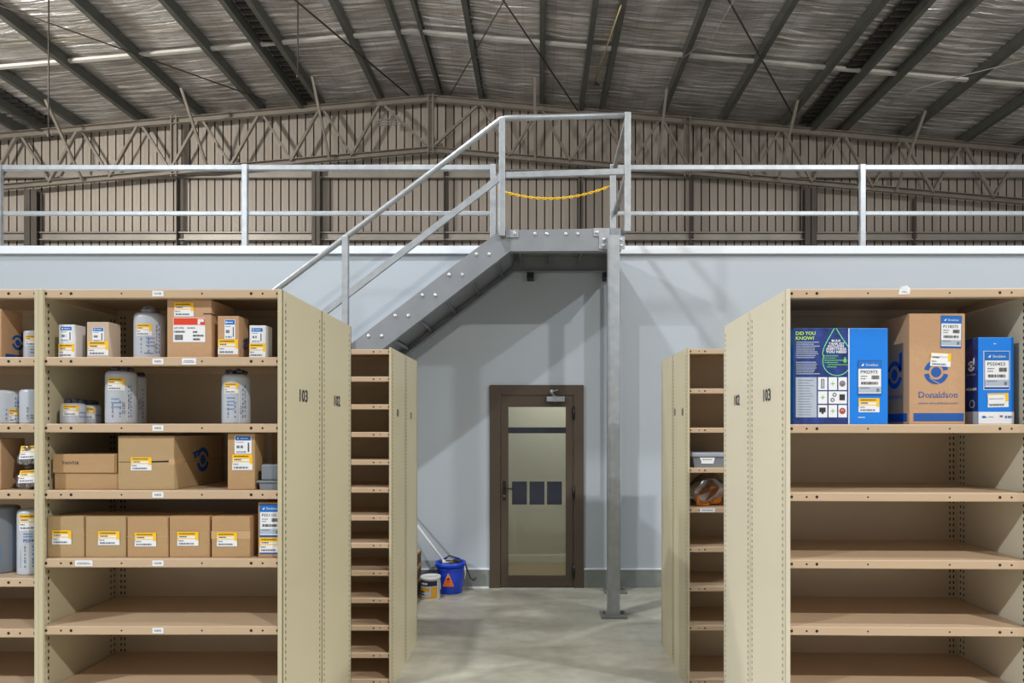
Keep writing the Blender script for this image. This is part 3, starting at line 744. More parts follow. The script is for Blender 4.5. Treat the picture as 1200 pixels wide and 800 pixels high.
uD, _ = unit('narrow looking cream unit with closely spaced empty shelves, second row left of the aisle', XL+.004-W1/2, Y2, [Z(v, Y2) for v in v2])
uE, _ = unit('cream unit backing onto the closely shelved unit, nearest the blue bucket', XL+.004-W1/2, Y2+2*D+.001, [Z(v, Y2) for v in v2], rot=math.pi)
# right side
ROT = math.radians(-1.3)
XR = .926
def rloc(lx, ly):      # local (from front left corner of right row 1) to world
    return (XR+lx*math.cos(ROT)-ly*math.sin(ROT), Y1+lx*math.sin(ROT)+ly*math.cos(ROT))
vF = [338.5, 497, 577, 655.8, 734.2, 811.5, 890, 968]
cF = rloc(W1/2, 0)
uF, shF = unit('cream shelving unit right of the aisle with blue boxes, marked 103', cF[0], cF[1], [zsh(v) for v in vF], rot=ROT, pm='panel_lit')
m = MB(); f = Fr((0, -.0006, 0), (1, 0, 0), (0, 0, 1), m); xx = X(1058.5, Y1)-cF[0]
m.add([f.p(xx-.022, -.022, 1), f.p(xx+.02, -.021, 1), f.p(xx+.022, .0, 1), f.p(xx+.008, .012, 6), f.p(xx-.012, .008, 8), f.p(xx-.018, -.003, 2)], [(0, 1, 2, 3, 4, 5)], 'paper'); f.text('N42', xx-.008, -.016, .008, 2, 'ink')
q = m.build('shelf_label', shF[0]); q['label'] = 'crumpled white paper label peeling from the top shelf edge'
cG = rloc(W1/2, 2*D+.001)
uG, _ = unit('cream shelving unit backing onto the right unit, marked 102', cG[0], cG[1], [zsh(v) for v in vF], rot=ROT+math.pi, pm='panel_lit')
XR2 = .963
v3 = [408.5, 455, 501, 548, 594.7, 641, 687, 733, 796]
uH, shH = unit('cream unit in the second right row, holding a grey tub and clear bag', XR2+W1/2, Y2, [Z(v, Y2) for v in v3])
uI, _ = unit('cream unit in the second row right of the aisle, nearest the steel column', XR2+W1/2, Y2+2*D+.001, [Z(v, Y2) for v in v3], rot=math.pi)
m = MB(); f = Fr((0, -.0003, 0), (1, 0, 0), (0, 0, 1), m); xx = X(830, Y2)-(XR2+W1/2); f.rect(xx-.055, xx+.045, -.029, -.004, 1, 'paper'); lines(f, xx-.04, xx+.03, -.02, .006, 2, 'ink_soft', 3); m.build('shelf_label', shH[4])
# bay numbers stencilled on the end panels
def number(u, name, txt, yw, zc, side, h=.047, wd=.095, m_='ink'):
    """side +1: face looks to +X, local y of the unit"""
    m = MB()
    return m
def stencil(unit_, txt, y_local, z, sgn, h=.05, w=.092, off=0.):
    """sgn = local side of the panel; reads correctly from outside"""
    m = MB(); x = sgn*(W1/2+.0015)
    if sgn > 0: f = Fr((x, y_local-w/2, z), (0, 1, 0), (0, 0, 1), m)
    else: f = Fr((x, y_local+w/2, z), (0, -1, 0), (0, 0, 1), m)
    f.text(txt, 0, 0, h, 1, 'ink', w=w, bold=.018); m.fix = False
    m.build('panel_number', unit_)
stencil(uA, '103', 2.727-Y1, Z(471, 2.727), 1)
yc = .966*F/(CX-395); stencil(uC, '102', -(yc-(Y1+2*D+.001)), Z(476, yc), -1)
yc = .938*F/(901-CX); stencil(uF, '103', yc-Y1, Z(470, yc), -1)
yc = .95*F/(866-CX); stencil(uG, '102', -(yc-(Y1+2*D+.001)), Z(475, yc), 1)
yc = .962*F/(CX-466); stencil(uD, '101', yc-Y2, Z(488, yc), 1, .05, .05)
yc = .962*F/(CX-481.5); stencil(uE, '100', -(yc-(Y2+2*D+.001)), Z(491, yc), -1, .05, .05)
yc = .963*F/(791-CX); stencil(uI, '100', -(yc-(Y2+2*D+.001)), Z(487, yc), 1, .05, .05)
yc = .963*F/(800-CX); stencil(uH, '101', yc-Y2, Z(487, yc), -1, .05, .05)

# ------------------------------------------------------------------ goods
def carton(name, label, cat, u0, u1, vt, shelf_v, depth, Yf=2.535, m_='carton', group=None, rot=0., shelfY=Y1, base=None):
    """front face between pixel columns u0 and u1 at depth Yf, standing on the shelf"""
    zb = (Z(shelf_v, shelfY) if base is None else base)+.0005; x0, x1 = X(u0, Yf), X(u1, Yf); h = Z(vt, Yf)-zb; w = x1-x0
    t = thing(name, label, cat, ((x0+x1)/2, Yf, zb), rot, group)
    m = MB(); m.rbox(-w/2, w/2, 0, depth, 0, h, m_, .0025)
    f = Fr((-w/2, 0, 0), (1, 0, 0), (0, 0, 1), m)
    t['_w'] = w
    return t, m, f, w, h
def seam(m, f, w, h, y=.5, both=True):
    f.rect(.003, w-.003, h*y-.0012, h*y+.0012, 1, 'seam')
def finish(t, m, name='body', bits=()):
    m.build(name, t)
    if '_w' in t: del t['_w']
    for nm, mb in bits: mb.build(nm, t)
def lab_frame(w, y=0): mb = MB(); return mb, Fr((-w/2, y-.0002, 0), (1, 0, 0), (0, 0, 1), mb)
GS = 'goods on the top left shelf'
# -- left unit, first shelf
t, m, f, w, h = carton('filter_box', 'small white box, leftmost on the top loaded shelf of the left unit', 'box', 68.7, 87.6, 380, 418, .062, m_='carton_white')
b, g = lab_frame(w); small_maker_label(g, w*.1, h*.48, w*.75, h*.46, 3); s_, g2 = lab_frame(w); sticker(g2, 0, .002, w*.98, h*.40, 4); finish(t, m, bits=(('maker_label', b), ('price_sticker', s_)))
t, m, f, w, h = carton('filter_box', 'greyish cardboard box between the small white box and the wrapped canister', 'box', 101.7, 127.6, 377, 418, .073, m_='carton_grey')
b, g = lab_frame(w); small_maker_label(g, w*.26, h*.44, w*.52, h*.4, 13); s_, g2 = lab_frame(w); sticker(g2, w*.06, h*.06, w*.92, h*.4, 14); finish(t, m, bits=(('maker_label', b), ('price_sticker', s_)))
t, m, f, w, h = carton('carton', 'tan carton with a red and white label on the top loaded shelf', 'carton', 195.8, 247.8, 351, 418, .18, m_='carton_pink')
b, g = lab_frame(w)
g = g.sub(w*.14, h*.27); lw, lh = w*.72, h*.42
g.rect(0, lw, 0, lh, 1, 'paper'); g.rect(.002, lw-.001, lh*.7, lh*.98, 2, 'red')
g.rect(lw*.77, lw*.96, lh*.72, lh*.94, 3, 'paper'); g.rect(lw*.85, lw*.97, lh*.70, lh*.82, 4, 'red')
g.text('A77-1976', lw*.03, lh*.53, lh*.08, 2, 'ink', w=lw*.3, bold=.01); barcode(g, lw*.03, lw*.36, lh*.38, lh*.46, 2, 2); barcode(g, lw*.05, lw*.3, lh*.08, lh*.3, 2, 5)
lines(g, lw*.45, lw*.68, lh*.55, lh*.05, 2, 'ink_soft', 2); barcode(g, lw*.62, lw*.95, lh*.22, lh*.3, 2, 7); barcode(g, lw*.62, lw*.84, lh*.07, lh*.15, 2, 8); barcode(g, lw*.62, lw*.76, lh*.37, lh*.45, 2, 9)
s_, g2 = lab_frame(w); sticker(g2, w*.16, h*.71, w*.44, h*.24, 24)
tp = MB(); tp.box(w/2-.03, w/2+.0012, -.0008, .0, h*.745, h*.765, 'ink'); tp.box(w/2, w/2+.0009, 0, .03, h*.74, h*.76, 'ink')
finish(t, m, bits=(('shipping_label', b), ('price_sticker', s_), ('strap', tp)))
t, m, f, w, h = carton('filter_box', 'narrow tan box with white and yellow labels beside the red labelled carton', 'box', 255, 280, 370, 418, .085, m_='carton_pink')
b, g = lab_frame(w); small_maker_label(g, w*.33, h*.45, w*.5, h*.46, 33); s_, g2 = lab_frame(w); sticker(g2, w*.02, h*.08, w*.94, h*.36, 34)
e = MB(); fe = Fr((w/2, 0, 0), (0, 1, 0), (0, 0, 1), e); emblem(fe, .05, h*.35, .02, 1, 'brand_deep'); e.fix = False
finish(t, m, bits=(('maker_label', b), ('price_sticker', s_), ('printed_logo', e)))
t, m, f, w, h = carton('filter_box', 'small white box at the right end of the top loaded shelf', 'box', 292.2, 311.5, 381, 418, .062, m_='carton_white')
b, g = lab_frame(w); small_maker_label(g, w*.1, h*.46, w*.75, h*.46, 43); s_, g2 = lab_frame(w); sticker(g2, 0, .002, w*.98, h*.42, 44); finish(t, m, bits=(('maker_label', b), ('price_sticker', s_)))
# -- shelf three cartons
t, m, f, w, h = carton('carton', 'flat brown carton lying under another flat carton on the third shelf', 'carton', 63.8, 139, 554, 574.5, .2, Yf=2.54)
zt_low = t.location.z+h; finish(t, m)
t, m, f, w, h = carton('carton', 'flat brown carton with marker scribble stacked on another flat carton', 'carton', 61.3, 136.5, 532, 574.5, .21, Yf=2.535, base=zt_low, rot=-.01)
wr = MB(); g = Fr((-w/2, -.0002, 0), (1, 0, 0), (0, 0, 1), wr); g.text('PA0V938', w*.16, h*.45, h*.17, 1, 'ink', w=w*.25)
m.box(w/2-.006, w/2-.004, -.0004, 0, .002, h-.002, 'seam'); finish(t, m, bits=(('handwriting', wr),))
t, m, f, w, h = carton('carton', 'largest tan carton in the middle of the third shelf with an open front seam', 'carton', 138.3, 204, 510.5, 574.5, .385, Yf=2.525, m_='carton_olive')
seam(m, f, w, h, .515); f.poly([(w*.6, h*.505), (w-.003, h*.52), (w-.003, h*.545), (w*.6, h*.53)], 1, 'hole')
m.box(w/2-.0005, w/2+.0006, .0, .385, h*.5, h*.505, 'seam')
s_, g2 = lab_frame(w); sticker(g2, w*.23, h*.36, w*.37, h*.24, 54)
e = MB(); fe = Fr((w/2+.0002, 0, 0), (0, 1, 0), (0, 0, 1), e); e.fix = False
ec = (.215, h*.51); emblem(fe, *ec, .05, 1, 'brand_deep', False); fe.poly([(.13, h*.66), (.19, h*.72), (.19, h*.66), (.165, h*.65), (.165, h*.55), (.145, h*.55), (.145, h*.62)], 1, 'brand_deep')
tp = MB(); tp.box(w/2-.02, w/2+.0012, -.0006, .06, h*.46, h*.57, 'tape')
finish(t, m, bits=(('price_sticker', s_), ('printed_logo', e), ('packing_tape', tp)))
t, m, f, w, h = carton('carton', 'tall narrow tan carton right of the largest carton on the third shelf', 'carton', 266.7, 298.7, 507.8, 574.5, .11, Yf=2.53)
b, g = lab_frame(w); small_maker_label(g, w*.26, h*.64, w*.62, h*.32, 63); s_, g2 = lab_frame(w); sticker(g2, w*.17, h*.35, w*.74, h*.28, 64); finish(t, m, bits=(('maker_label', b), ('price_sticker', s_)))
t, m, f, w, h = carton('carton', 'plain tan carton standing behind the grey plastic bin', 'carton', 318, 346, 507.5, 574.5, .15, Yf=2.72); finish(t, m)
# grey bin
Yf = 2.53; zb = zsh(574.5)+.0005; x0 = X(303.5, Yf); x1 = X(334, Yf)
t = thing('parts_bin', 'grey plastic bin at the right end of the third shelf', 'bin', ((x0+x1)/2-.012, Yf, zb), 0)
w = x1-x0-.02; m = MB(); zt = Z(544, Yf)-zb
m.prism([(-w/2+.006, 0), (w/2-.006, 0), (w/2-.002, zt*.3), (-w/2+.002, zt*.3)], .0, .2, 'bin'); m.rbox(-w/2-.004, w/2+.004, -.006, .204, zt*.3-.002, zt*.36, 'bin', .002); m.rbox(-w/2+.008, w/2-.004, .004, .2, zt*.36, zt, 'bin', .006); m.build('body', t)
# -- shelf four cartons
labs = ['leftmost', 'second from the left', 'middle', 'fourth from the left', 'fifth from the left']
for i, (a, b_, vt, mm, sx, sy, tp_) in enumerate(((55.5, 97.9, 605, 'carton_olive', .14, .32, 0), (100.2, 147.5, 605.3, 'carton_olive', .32, .30, 0), (149.2, 196.5, 605.5, 'carton', .19, .27, .5), (198.6, 245.5, 604.8, 'carton', .2, .28, 0), (248, 293, 605, 'carton', .14, .27, .45))):
    t, m, f, w, h = carton('carton', f'square tan carton with yellow sticker, {labs[i]} on the fourth shelf', 'carton', a, b_, vt, 654.8, .16 if i < 4 else .09, m_=mm, group='square cartons on the fourth shelf', Yf=2.53+.004*(i % 2))
    f.rect(.002, w-.002, h*.66-.0006, h*.66+.0006, 1, 'tape' if i < 2 else 'carton')
    bits = []
    if tp_: tp = MB(); tp.box(-w/2-.0007, w/2+.0007, -.0007, .03, h*tp_, h*tp_+(.003 if i == 2 else .03), 'tape'); bits.append(('packing_tape', tp))
    s_, g2 = lab_frame(w, -.001); sticker(g2, w*sx, h*sy, w*.53, h*.34, 70+i*5); bits.append(('price_sticker', s_))
    e = None; finish(t, m, bits=bits)
t, m, f, w, h = carton('carton', 'tall tan carton with a blue headed label at the right end of the fourth shelf', 'carton', 302.5, 331, 588.5, 654.8, .12, Yf=2.53)
b, g = lab_frame(w); maker_label(g, w*.06, h*.37, w*.86, h*.6, 'P551102', 82); s_, g2 = lab_frame(w); sticker(g2, w*.06, h*.09, w*.84, h*.27, 84); g2.rect(w*.08, w*.86, h*.06, h*.085, 1, 'brand_deep'); finish(t, m, bits=(('maker_label', b), ('price_sticker', s_)))

# -- filters
def filt(name, label, cat, u0, u1, vt, shelf_v, Yf, wrap='dome', stick=None, printing=None, group=None, m_='filter', a0=-90, topr=.35):
    r = (X(u1, Yf)-X(u0, Yf))/2; xc = (X(u0, Yf)+X(u1, Yf))/2; zb = zsh(shelf_v)+.0005; h = Z(vt, Yf)-zb
    t = thing(name, label, cat, (xc, Yf+r*.1+r, zb), 0, group)
    # the camera looks at it obliquely: angle of the side it sees
    view = math.degrees(math.atan2(-(Yf+r), -xc))
    m = MB()
    m.lathe([(r*.93, 0), (r*.98, .004), (r*.985, .008), (r*.985, h*.5), (r*.985, h-r*topr-.002), (r*.96, h-r*topr*.6), (r*.86, h-r*topr*.25), (r*.7, h-.001), (r*.3, h), (.0005, h)], m_, 40)
    m.build('canister', t)
    if wrap == 'dome':
        k = MB(); k.lathe([(r*.55, h-.003), (r*.6, h+.008), (r*.45, h+.022), (r*.2, h+.03), (.0005, h+.031)], 'wrap', 20, wob=.08)
        for a in range(3):
            an = a*2.1; k.tube([(r*.5*math.cos(an+q*.6), r*.5*math.sin(an+q*.6), h+.012+.006*math.sin(q*3)) for q in range(6)], .003, 'wrap_dark', 6)
        k.build('plastic_wrap', t)
    elif wrap == 'crumple':
        k = MB()
        for q in range(6):
            an = q*1.05+.3; k.blob((r*.45*math.cos(an), r*.45*math.sin(an), h+.006), (r*.32, r*.32, .011), 'wrap_dark', q+int(u0), .5, 2)
        k.build('plastic_wrap', t)
    if stick:
        w_, h_, z_, off = stick
        s_ = MB(); c = Cyl((0, 0), r*.985, 0, view+off, s_); sticker(c, -w_/2, z_*h, w_, h_, int(u0)); s_.build('price_sticker', t)
    if h > .12:
        s_ = MB(); c = Cyl((0, 0), r*.985, 0, view, s_); rnd = random.Random(int(u0*7))
        for ox, mm in ((.024, 'ink_soft'), (.033, 'print_blue'), (-.004, 'print_blue'), (-.03, 'ink_soft')):
            if abs(ox) > r*.8: continue
            z = h*.12
            top = h*(.42 if ox < .01 else .72)
            while z < top:
                L = rnd.uniform(.004, .012); c.rect(ox-.0022, ox+.0022, z, z+L, 1, mm); z += L+rnd.uniform(.003, .012)
        s_.build('fine_print', t)
    if printing:
        s_ = MB(); c = Cyl((0, 0), r*.985, 0, view, s_)
        for (txt, ox, z_, sz, mm) in printing:
            if txt == '|': c.rect(ox, ox+.0016, z_*h, z_*h+sz, 1, 'paper')
            elif txt == '-': lines(c, ox, ox+.03, z_*h, .004, 1, mm, int(z_*100))
            elif txt[0] == '^': c.text(txt[1:], ox, z_*h, sz, 1, mm, rot=True)
            else: c.text(txt, ox, z_*h, sz, 1, mm, bold=.01)
        s_.build('printing', t)
    return t
filt('fuel_filter', 'plastic wrapped white filter canister on the top loaded shelf, left of the red labelled carton', 'filter', 147.5, 181.5, 364, 418, 2.55, 'dome', (.055, .045, .48, -22), (('^22-1567', .022, .12, .008, 'print_blue'), ('-', -.012, .42, 0, 'print_blue'), ('-', -.012, .34, 0, 'print_blue'), ('-', -.012, .26, 0, 'print_blue'), ('-', -.018, .1, 0, 'ink_soft')))
filt('fuel_filter', 'short white filter at the left front of the second shelf', 'filter', 62, 89, 471.5, 496.3, 2.54, 'crumple', (.05, .04, .38, -12), (('-', .02, .5, 0, 'print_blue'), ('-', .02, .3, 0, 'print_blue')), 'short wrapped filters')
filt('fuel_filter', 'short white filter half hidden behind the front short one', 'filter', 86, 109, 473.5, 496.3, 2.63, 'crumple', (.035, .045, .25, -6), (('-', .016, .4, 0, 'print_blue'),), 'short wrapped filters')
filt('fuel_filter', 'tall white filter with a yellow sticker on the left half of the second shelf', 'filter', 113.5, 147.5, 433, 496.3, 2.55, 'crumple', (.06, .048, .62, -20), (('^22-1567', .012, .18, .010, 'ink'), ('^B-0-0-3', .03, .35, .008, 'ink_soft'), ('-', -.035, .45, 0, 'print_blue'), ('-', -.035, .38, 0, 'print_blue'), ('-', -.035, .3, 0, 'print_blue'), ('|', .018, .05, .1, 'paper')), 'tall wrapped filters')
filt('fuel_filter', 'tall white filter partly behind the other, with vertical blue printing', 'filter', 141, 163.5, 440, 496.3, 2.70, 'crumple', (.02, .04, .4, -25), (('^DF-2701', .0, .15, .011, 'print_blue'), ('^FILTERS', .018, .3, .010, 'ink_soft')), 'tall wrapped filters')
filt('fuel_filter', 'tall white filter standing alone on the right half of the second shelf', 'filter', 252.5, 285, 437, 496.3, 2.55, 'crumple', (.055, .04, .6, -22), (('|', .010, .0, .13, 'paper'), ('^KO1', .022, .2, .012, 'print_blue'), ('-', -.035, .5, 0, 'print_blue'), ('-', -.035, .43, 0, 'print_blue'), ('-', -.035, .36, 0, 'print_blue'), ('-', -.035, .28, 0, 'print_blue'), ('^22-156', .036, .3, .008, 'ink_soft')), 'tall wrapped filters')
# -- far left unit
t, m, f, w, h = carton('carton', 'tan carton at the left frame edge beside a white filter', 'carton', -38, 1.5, 361, 418, .105, Yf=2.54, m_='carton_pink')
e = MB(); fe = Fr((w/2, 0, 0), (0, 1, 0), (0, 0, 1), e); emblem(fe, .08, h*.36, .03, 1, 'brand_deep'); fe.rect(.02, .105, h*.03, h*.1, 1, 'brand_deep'); e.fix = False; finish(t, m, bits=(('printed_logo', e),))
filt('oil_filter', 'small white filter on the top shelf of the leftmost unit, partly behind the upright', 'filter', 19.5, 45, 386, 418, 2.56, None, (.045, .04, .45, -25), (('-', -.02, .2, 0, 'print_blue'), ('-', -.02, .3, 0, 'print_blue')), topr=.2)
filt('oil_filter', 'plain white filter close to the upright on the second shelf of the leftmost unit', 'filter', 12, 46, 455, 496.3, 2.55, None, None, (('|', .008, .05, .1, 'paper'), ('^K-15', .002, .2, .008, 'ink'), ('-', -.02, .15, 0, 'ink_soft'), ('-', -.02, .22, 0, 'ink_soft')), topr=.2)
filt('oil_filter', 'white filter with a yellow sticker cut by the left frame edge', 'filter', -25, 11.3, 456, 496.3, 2.56, None, (.03, .05, .05, 18), None, topr=.2)
t, m, f, w, h = carton('carton', 'brown carton at the left frame edge on the bag shelf', 'carton', -46, 1, 514, 574.5, .12, Yf=2.54, m_='carton_pink'); finish(t, m)
def bag(label, u0, u1, v0, v1, Yf, seed, base, group):
    x0, x1 = X(u0, Yf), X(u1, Yf); z1 = Z(v0, Yf); h = z1-base
    t = thing('parts_bag', label, 'bag', ((x0+x1)/2, Yf+.05, base), 0, group)
    m = MB(); rnd = random.Random(seed)
    for i in range(4): m.lathe([(.02, .002), (.025, .01), (.025, .035), (.018, .045)], 'filter_metal', 12, (-.035+.023*i, rnd.uniform(-.01, .02)))
    m.build('fittings', t)
    m = MB(); m.blob((0, 0, h*.5), ((x1-x0)*.5, .05, h*.5), 'clear_bag', seed, .35, 4); m.build('bag_film', t)
    m = MB(); g = Fr((-.018, -.056, h*.3), (1, 0, .04), (0, .25, 1), m); sticker(g, 0, 0, .07, h*.62, seed); m.build('price_sticker', t)
zb = zsh(574.5)+.002
bag('lower clear bag of metal fittings with a yellow sticker, left of the upright', 13, 43, 549, 574, 2.53, 3, zb, 'bagged fittings')
bag('upper clear bag of metal fittings with a yellow sticker, stacked left of the upright', 15, 43, 520, 548, 2.54, 8, zb+.088, 'bagged fittings')
filt('oil_filter', 'tall pale blue printed filter left of the upright on the lower shelf', 'filter', 9, 43, 597, 677.5, 2.54, None, (.075, .062, .68, -16), (('P554471', -.035, .5, .012, 'brand_deep'), ('-', -.035, .62, 0, 'print_blue'), ('-', -.035, .58, 0, 'print_blue'), ('^DONALDSON CO', -.044, .12, .006, 'print_blue'), ('-', .02, .1, 0, 'ink_soft')), topr=.3)
filt('oil_filter', 'dull blue grey filter cut by the left frame edge on the lower shelf', 'filter', -32, 4.5, 594, 677.5, 2.56, None, None, None, m_='bin', topr=.2)

# -- right unit goods, in the frame of the slightly turned right row
def rcarton(name, label, cat, u0, u1, vt, depth, m_, Yf=2.53):
    zb = zsh(497)+.0005; x0, x1 = X(u0, Yf), X(u1, Yf); w = x1-x0; h = Z(vt, Yf)-zb
    t = thing(name, label, cat, ((x0+x1)/2, Yf, zb), 0)
    m = MB(); m.rbox(-w/2, w/2, 0, depth, 0, h, m_, .002); return t, m, w, h
t, m, w, h = rcarton('kit_box', 'wide navy and blue printed box with a green water drop outline', 'box', 930, 1040.5, 384.3, .28, 'box_blue')
p = MB(); f = Fr((-w/2, -.0002, 0), (1, 0, 0), (0, 0, 1), p); k = w/110.5       # k: metres per photo pixel
f.rect(.001, 64*k, .001, h-.001, 1, 'box_navy'); f.rect(64*k, 65.3*k, .001, h-.001, 2, 'paper')
def T_(s, x, v, hh, mm, ww=None, bold=.02): f.text(s, x*k, (497-v)*k, hh*k, 2, mm, w=None if ww is None else ww*k, bold=bold)
T_('DID YOU', 2.5, 392.6, 4.0, 'lime', 23); T_('KNOW?', 2.5, 398.3, 4.0, 'lime', 21.5)
y = 401.5
for i in range(16):
    if i == 9: y += 3.2
    lines(f, 2.8*k, (2.8+random.Random(i).uniform(20, 28))*k, (497-y)*k, 1.0*k, 2, 'paper_grey', 200+i, 1.6); y += 2.25
# drop outline
cx, cy, R = 50.5, 423.5, 16.5; drop = [(50, 384.8)]
def D2(x, v): return (x*k, (497-v)*k)
arc = [(cx+R*math.cos(math.radians(a)), cy-R*math.sin(math.radians(a))) for a in range(160, 386, 9)]
arc = [q for q in arc if q[0] < 63.6]
L_ = [(47.5, 384.8), (44, 391), (39.5, 399), (35.5, 407), (33.6, 414)]; R_ = [(49.8, 384.8), (53.5, 391), (58, 398), (63.6, 406)]
f.path([D2(*q) for q in L_+[a for a in arc if a[1] > 414.5]], 1.0*k, 3, 'mint'); f.path([D2(*q) for q in R_], 1.0*k, 3, 'mint')
for s, x, v, ww in (('BULK', 44.5, 400.6, 11), ('TANK KIT', 41, 404, 18.5), ('INCLUDES', 40, 407, 19), ('EVERYTHING', 38.5, 410.1, 23), ('YOU NEED', 37.5, 413.8, 24.5)): T_(s, x, v, 2.5 if s != 'YOU NEED' else 3.1, 'paper', ww, .03)
for i, (a, b_) in enumerate(((35, 52), (34, 50), (36, 58), (36, 52), (40, 63), (39, 50))): lines(f, a*k, b_*k, (497-(417.5+2.6*i))*k, 1.1*k, 2, 'green', 300+i)
f.poly([D2(60, 418), D2(62.3, 422), D2(61.8, 424.5), D2(60, 425.3), D2(58.2, 424.5), D2(57.7, 422)], 3, 'green')
f.rect(2.5*k, 27*k, (497-489)*k, (497-442)*k, 2, 'paper_grey')
for i in range(14): lines(f, 5*k, (18+random.Random(i).uniform(0, 6))*k, (497-(446+3.1*i))*k, .7*k, 3, 'ink_soft', 400+i)
cols = ((28.5, 39.3), (40.8, 50.8), (52.3, 62.3)); rows = ((457, 442), (473, 458.5), (489, 474.5))
for r_, (vb, vt_) in enumerate(rows):
    for c_, (a, b_) in enumerate(cols):
        if r_ == 1 and c_ == 1: b_ = 62.3
        if r_ == 1 and c_ == 2: continue
        f.rect(a*k, b_*k, (497-vb)*k, (497-vt_)*k, 2, 'paper')
def plus(x, v): f.rect((x-2.6)*k, (x+2.6)*k, (497-v-.35)*k, (497-v+.35)*k, 3, 'green'); f.rect((x-.35)*k, (x+.35)*k, (497-v-2.6)*k, (497-v+2.6)*k, 3, 'green')
plus(45.8, 449.5); plus(34, 465.5); plus(45.8, 481.5)
f.rect(32*k, 36*k, (497-455)*k, (497-444)*k, 3, 'ink_soft'); f.rect(33*k, 35*k, (497-454)*k, (497-445)*k, 4, 'paper_grey')
f.ring(57*k, (497-449.5)*k, 1.5*k, 3.6*k, 0, 360, 3, 'ink_soft'); f.disc(57*k, (497-449.8)*k, 1.4*k, 3, 'brick')
f.ring(47.8*k, (497-462.5)*k, 1.2*k, 2.5*k, 0, 360, 3, 'ink_soft'); f.ring(45.5*k, (497-468.5)*k, 1.2*k, 2.5*k, 0, 360, 3, 'ink_soft')
f.rect(53.5*k, 60*k, (497-469)*k, (497-462)*k, 3, 'ink'); f.rect(30*k, 37.4*k, (497-483)*k, (497-477.5)*k, 3, 'ink'); f.rect(32.5*k, 35*k, (497-485)*k, (497-483)*k, 3, 'ink')
f.ring(57*k, (497-481.5)*k, 1.6*k, 3.7*k, 0, 360, 3, 'brick'); f.disc(57*k, (497-482)*k, 1.3*k, 3, 'brick')
lb = MB(); g = Fr((-w/2, -.0004, 0), (1, 0, 0), (0, 0, 1), lb); maker_label(g, 75*k, (497-463.5)*k, 28*k, 41.5*k, 'P902973', 91)
st = MB(); g = Fr((-w/2, -.0004, 0), (1, 0, 0), (0, 0, 1), st); sticker(g, 76*k, (497-483)*k, 24.5*k, 16.5*k, 95); lines(g, 75.5*k, 84*k, (497-489.5)*k, 1*k, 1, 'paper', 3)
m.build('body', t); p.build('printed_panel', t); lb.build('maker_label', t); st.build('price_sticker', t)

def serif_word(f, x, y, h, w, l, m_):
    vs, fs, tw, th = glyphs('Donaldson', .0); kx = w/tw
    f.text('Donaldson', x, y, h, l, m_, w=w)
    for q in (.02, .42, .47, .60, .645, .90, .955): f.rect(x+w*q-.003, x+w*q+.005, y-.0004, y+h*.05, l, m_)
    for q in (.0, .56, .655): f.rect(x+w*q-.003, x+w*q+.004, y+h*.93, y+h*.99, l, m_)
t, m, w, h = rcarton('carton', 'tall brown carton with a blue round emblem between the two blue boxes', 'carton', 1065.5, 1131, 367.2, .21, 'carton_pink', Yf=2.535)
k = w/65.5; p = MB(); f = Fr((-w/2, -.0002, 0), (1, 0, 0), (0, 0, 1), p)
def V(v): return (497-v)*k
ex, ey, R = 31.5*k, V(436), 14.2*k
f.disc(ex, ey, R*.42, 1, 'brand_deep', 24); f.ring(ex, ey, R*.62, R, 12, 168, 1, 'brand_deep', 24); f.ring(ex, ey, R*.62, R, 190, 349, 1, 'brand_deep', 24)
f.path([(ex-R*.55, ey-R*.45), (ex-R*.2, ey-R*.72), (ex+R*.25, ey-R*.95)], R*.07, 2, 'carton_pink')
f.text('Donaldson', 11*k, V(465.8), 7.2*k, 1, 'brand_deep', w=45.5*k)
for q in (.015, .10): f.rect(11*k+45.5*k*q-.002, 11*k+45.5*k*q+.004, V(465.8), V(465.2), 1, 'brand_deep')
for q in (.30, .395, .505, .575, .73, .965): f.rect(11*k+45.5*k*q-.0035, 11*k+45.5*k*q+.0035, V(465.9), V(465.2), 1, 'brand_deep')
f.text('www.donaldson.com', 10.5*k, V(473.5), 2.6*k, 1, 'brand_deep', w=46*k)
f.rect(5*k, 64*k, V(493.5), V(484), 1, 'brand_deep')
p.build('printed_front', t)
p = MB(); f = Fr((-w/2, .21, 0), (0, -1, 0), (0, 0, 1), p); emblem(f, .105, V(437), .055, 1, 'brand_deep'); f.text('Donaldson', .02, V(466), .02, 1, 'brand_deep', w=.14); f.rect(.015, .195, V(494), V(484), 1, 'brand_deep'); p.fix = False; p.build('printed_side', t)
lb = MB(); g = Fr((-w/2, -.0004, 0), (1, 0, -.02), (.02, 0, 1), lb); maker_label(g, 34.5*k, V(407), 24.5*k, 38*k, 'P118373', 101); lb.build('maker_label', t)
st = MB(); g = Fr((-w/2, -.0008, 0), (1, 0, -.05), (.05, 0, 1), st); sticker(g, 22*k-.004, V(427.5), 24*k, 15.5*k, 105, False); g.rect(22*k-.002, 22*k-.004+20*k, V(418.5)+.008, V(413.5)+.003, 5, 'paper'); st.build('price_sticker', t)
m.build('body', t)
t, m, w, h = rcarton('filter_box', 'bright blue box with a white bottom band at the right end of the shelf', 'box', 1146.3, 1188.2, 395, .075, 'box_blue', Yf=2.53)
k = w/42.; p = MB(); f = Fr((-w/2, -.0002, 0), (1, 0, 0), (0, 0, 1), p)
f.rect(.0005, w-.0005, .001, V(482.5), 1, 'paper'); f.poly([(3.5*k, V(488.5)), (6.5*k, V(486.8)), (10.5*k, V(489)), (6*k, V(490.2))], 2, 'brand_blue'); lines(f, 12*k, 18*k, V(489), 1*k, 2, 'print_blue', 5); lines(f, 25*k, 30*k, V(489), 2.5*k, 2, 'ink_soft', 6); lines(f, 31*k, 40*k, V(490), 3*k, 2, 'print_blue', 7)
lines(f, 18*k, 21*k, V(403), .9*k, 1, 'paper', 2)
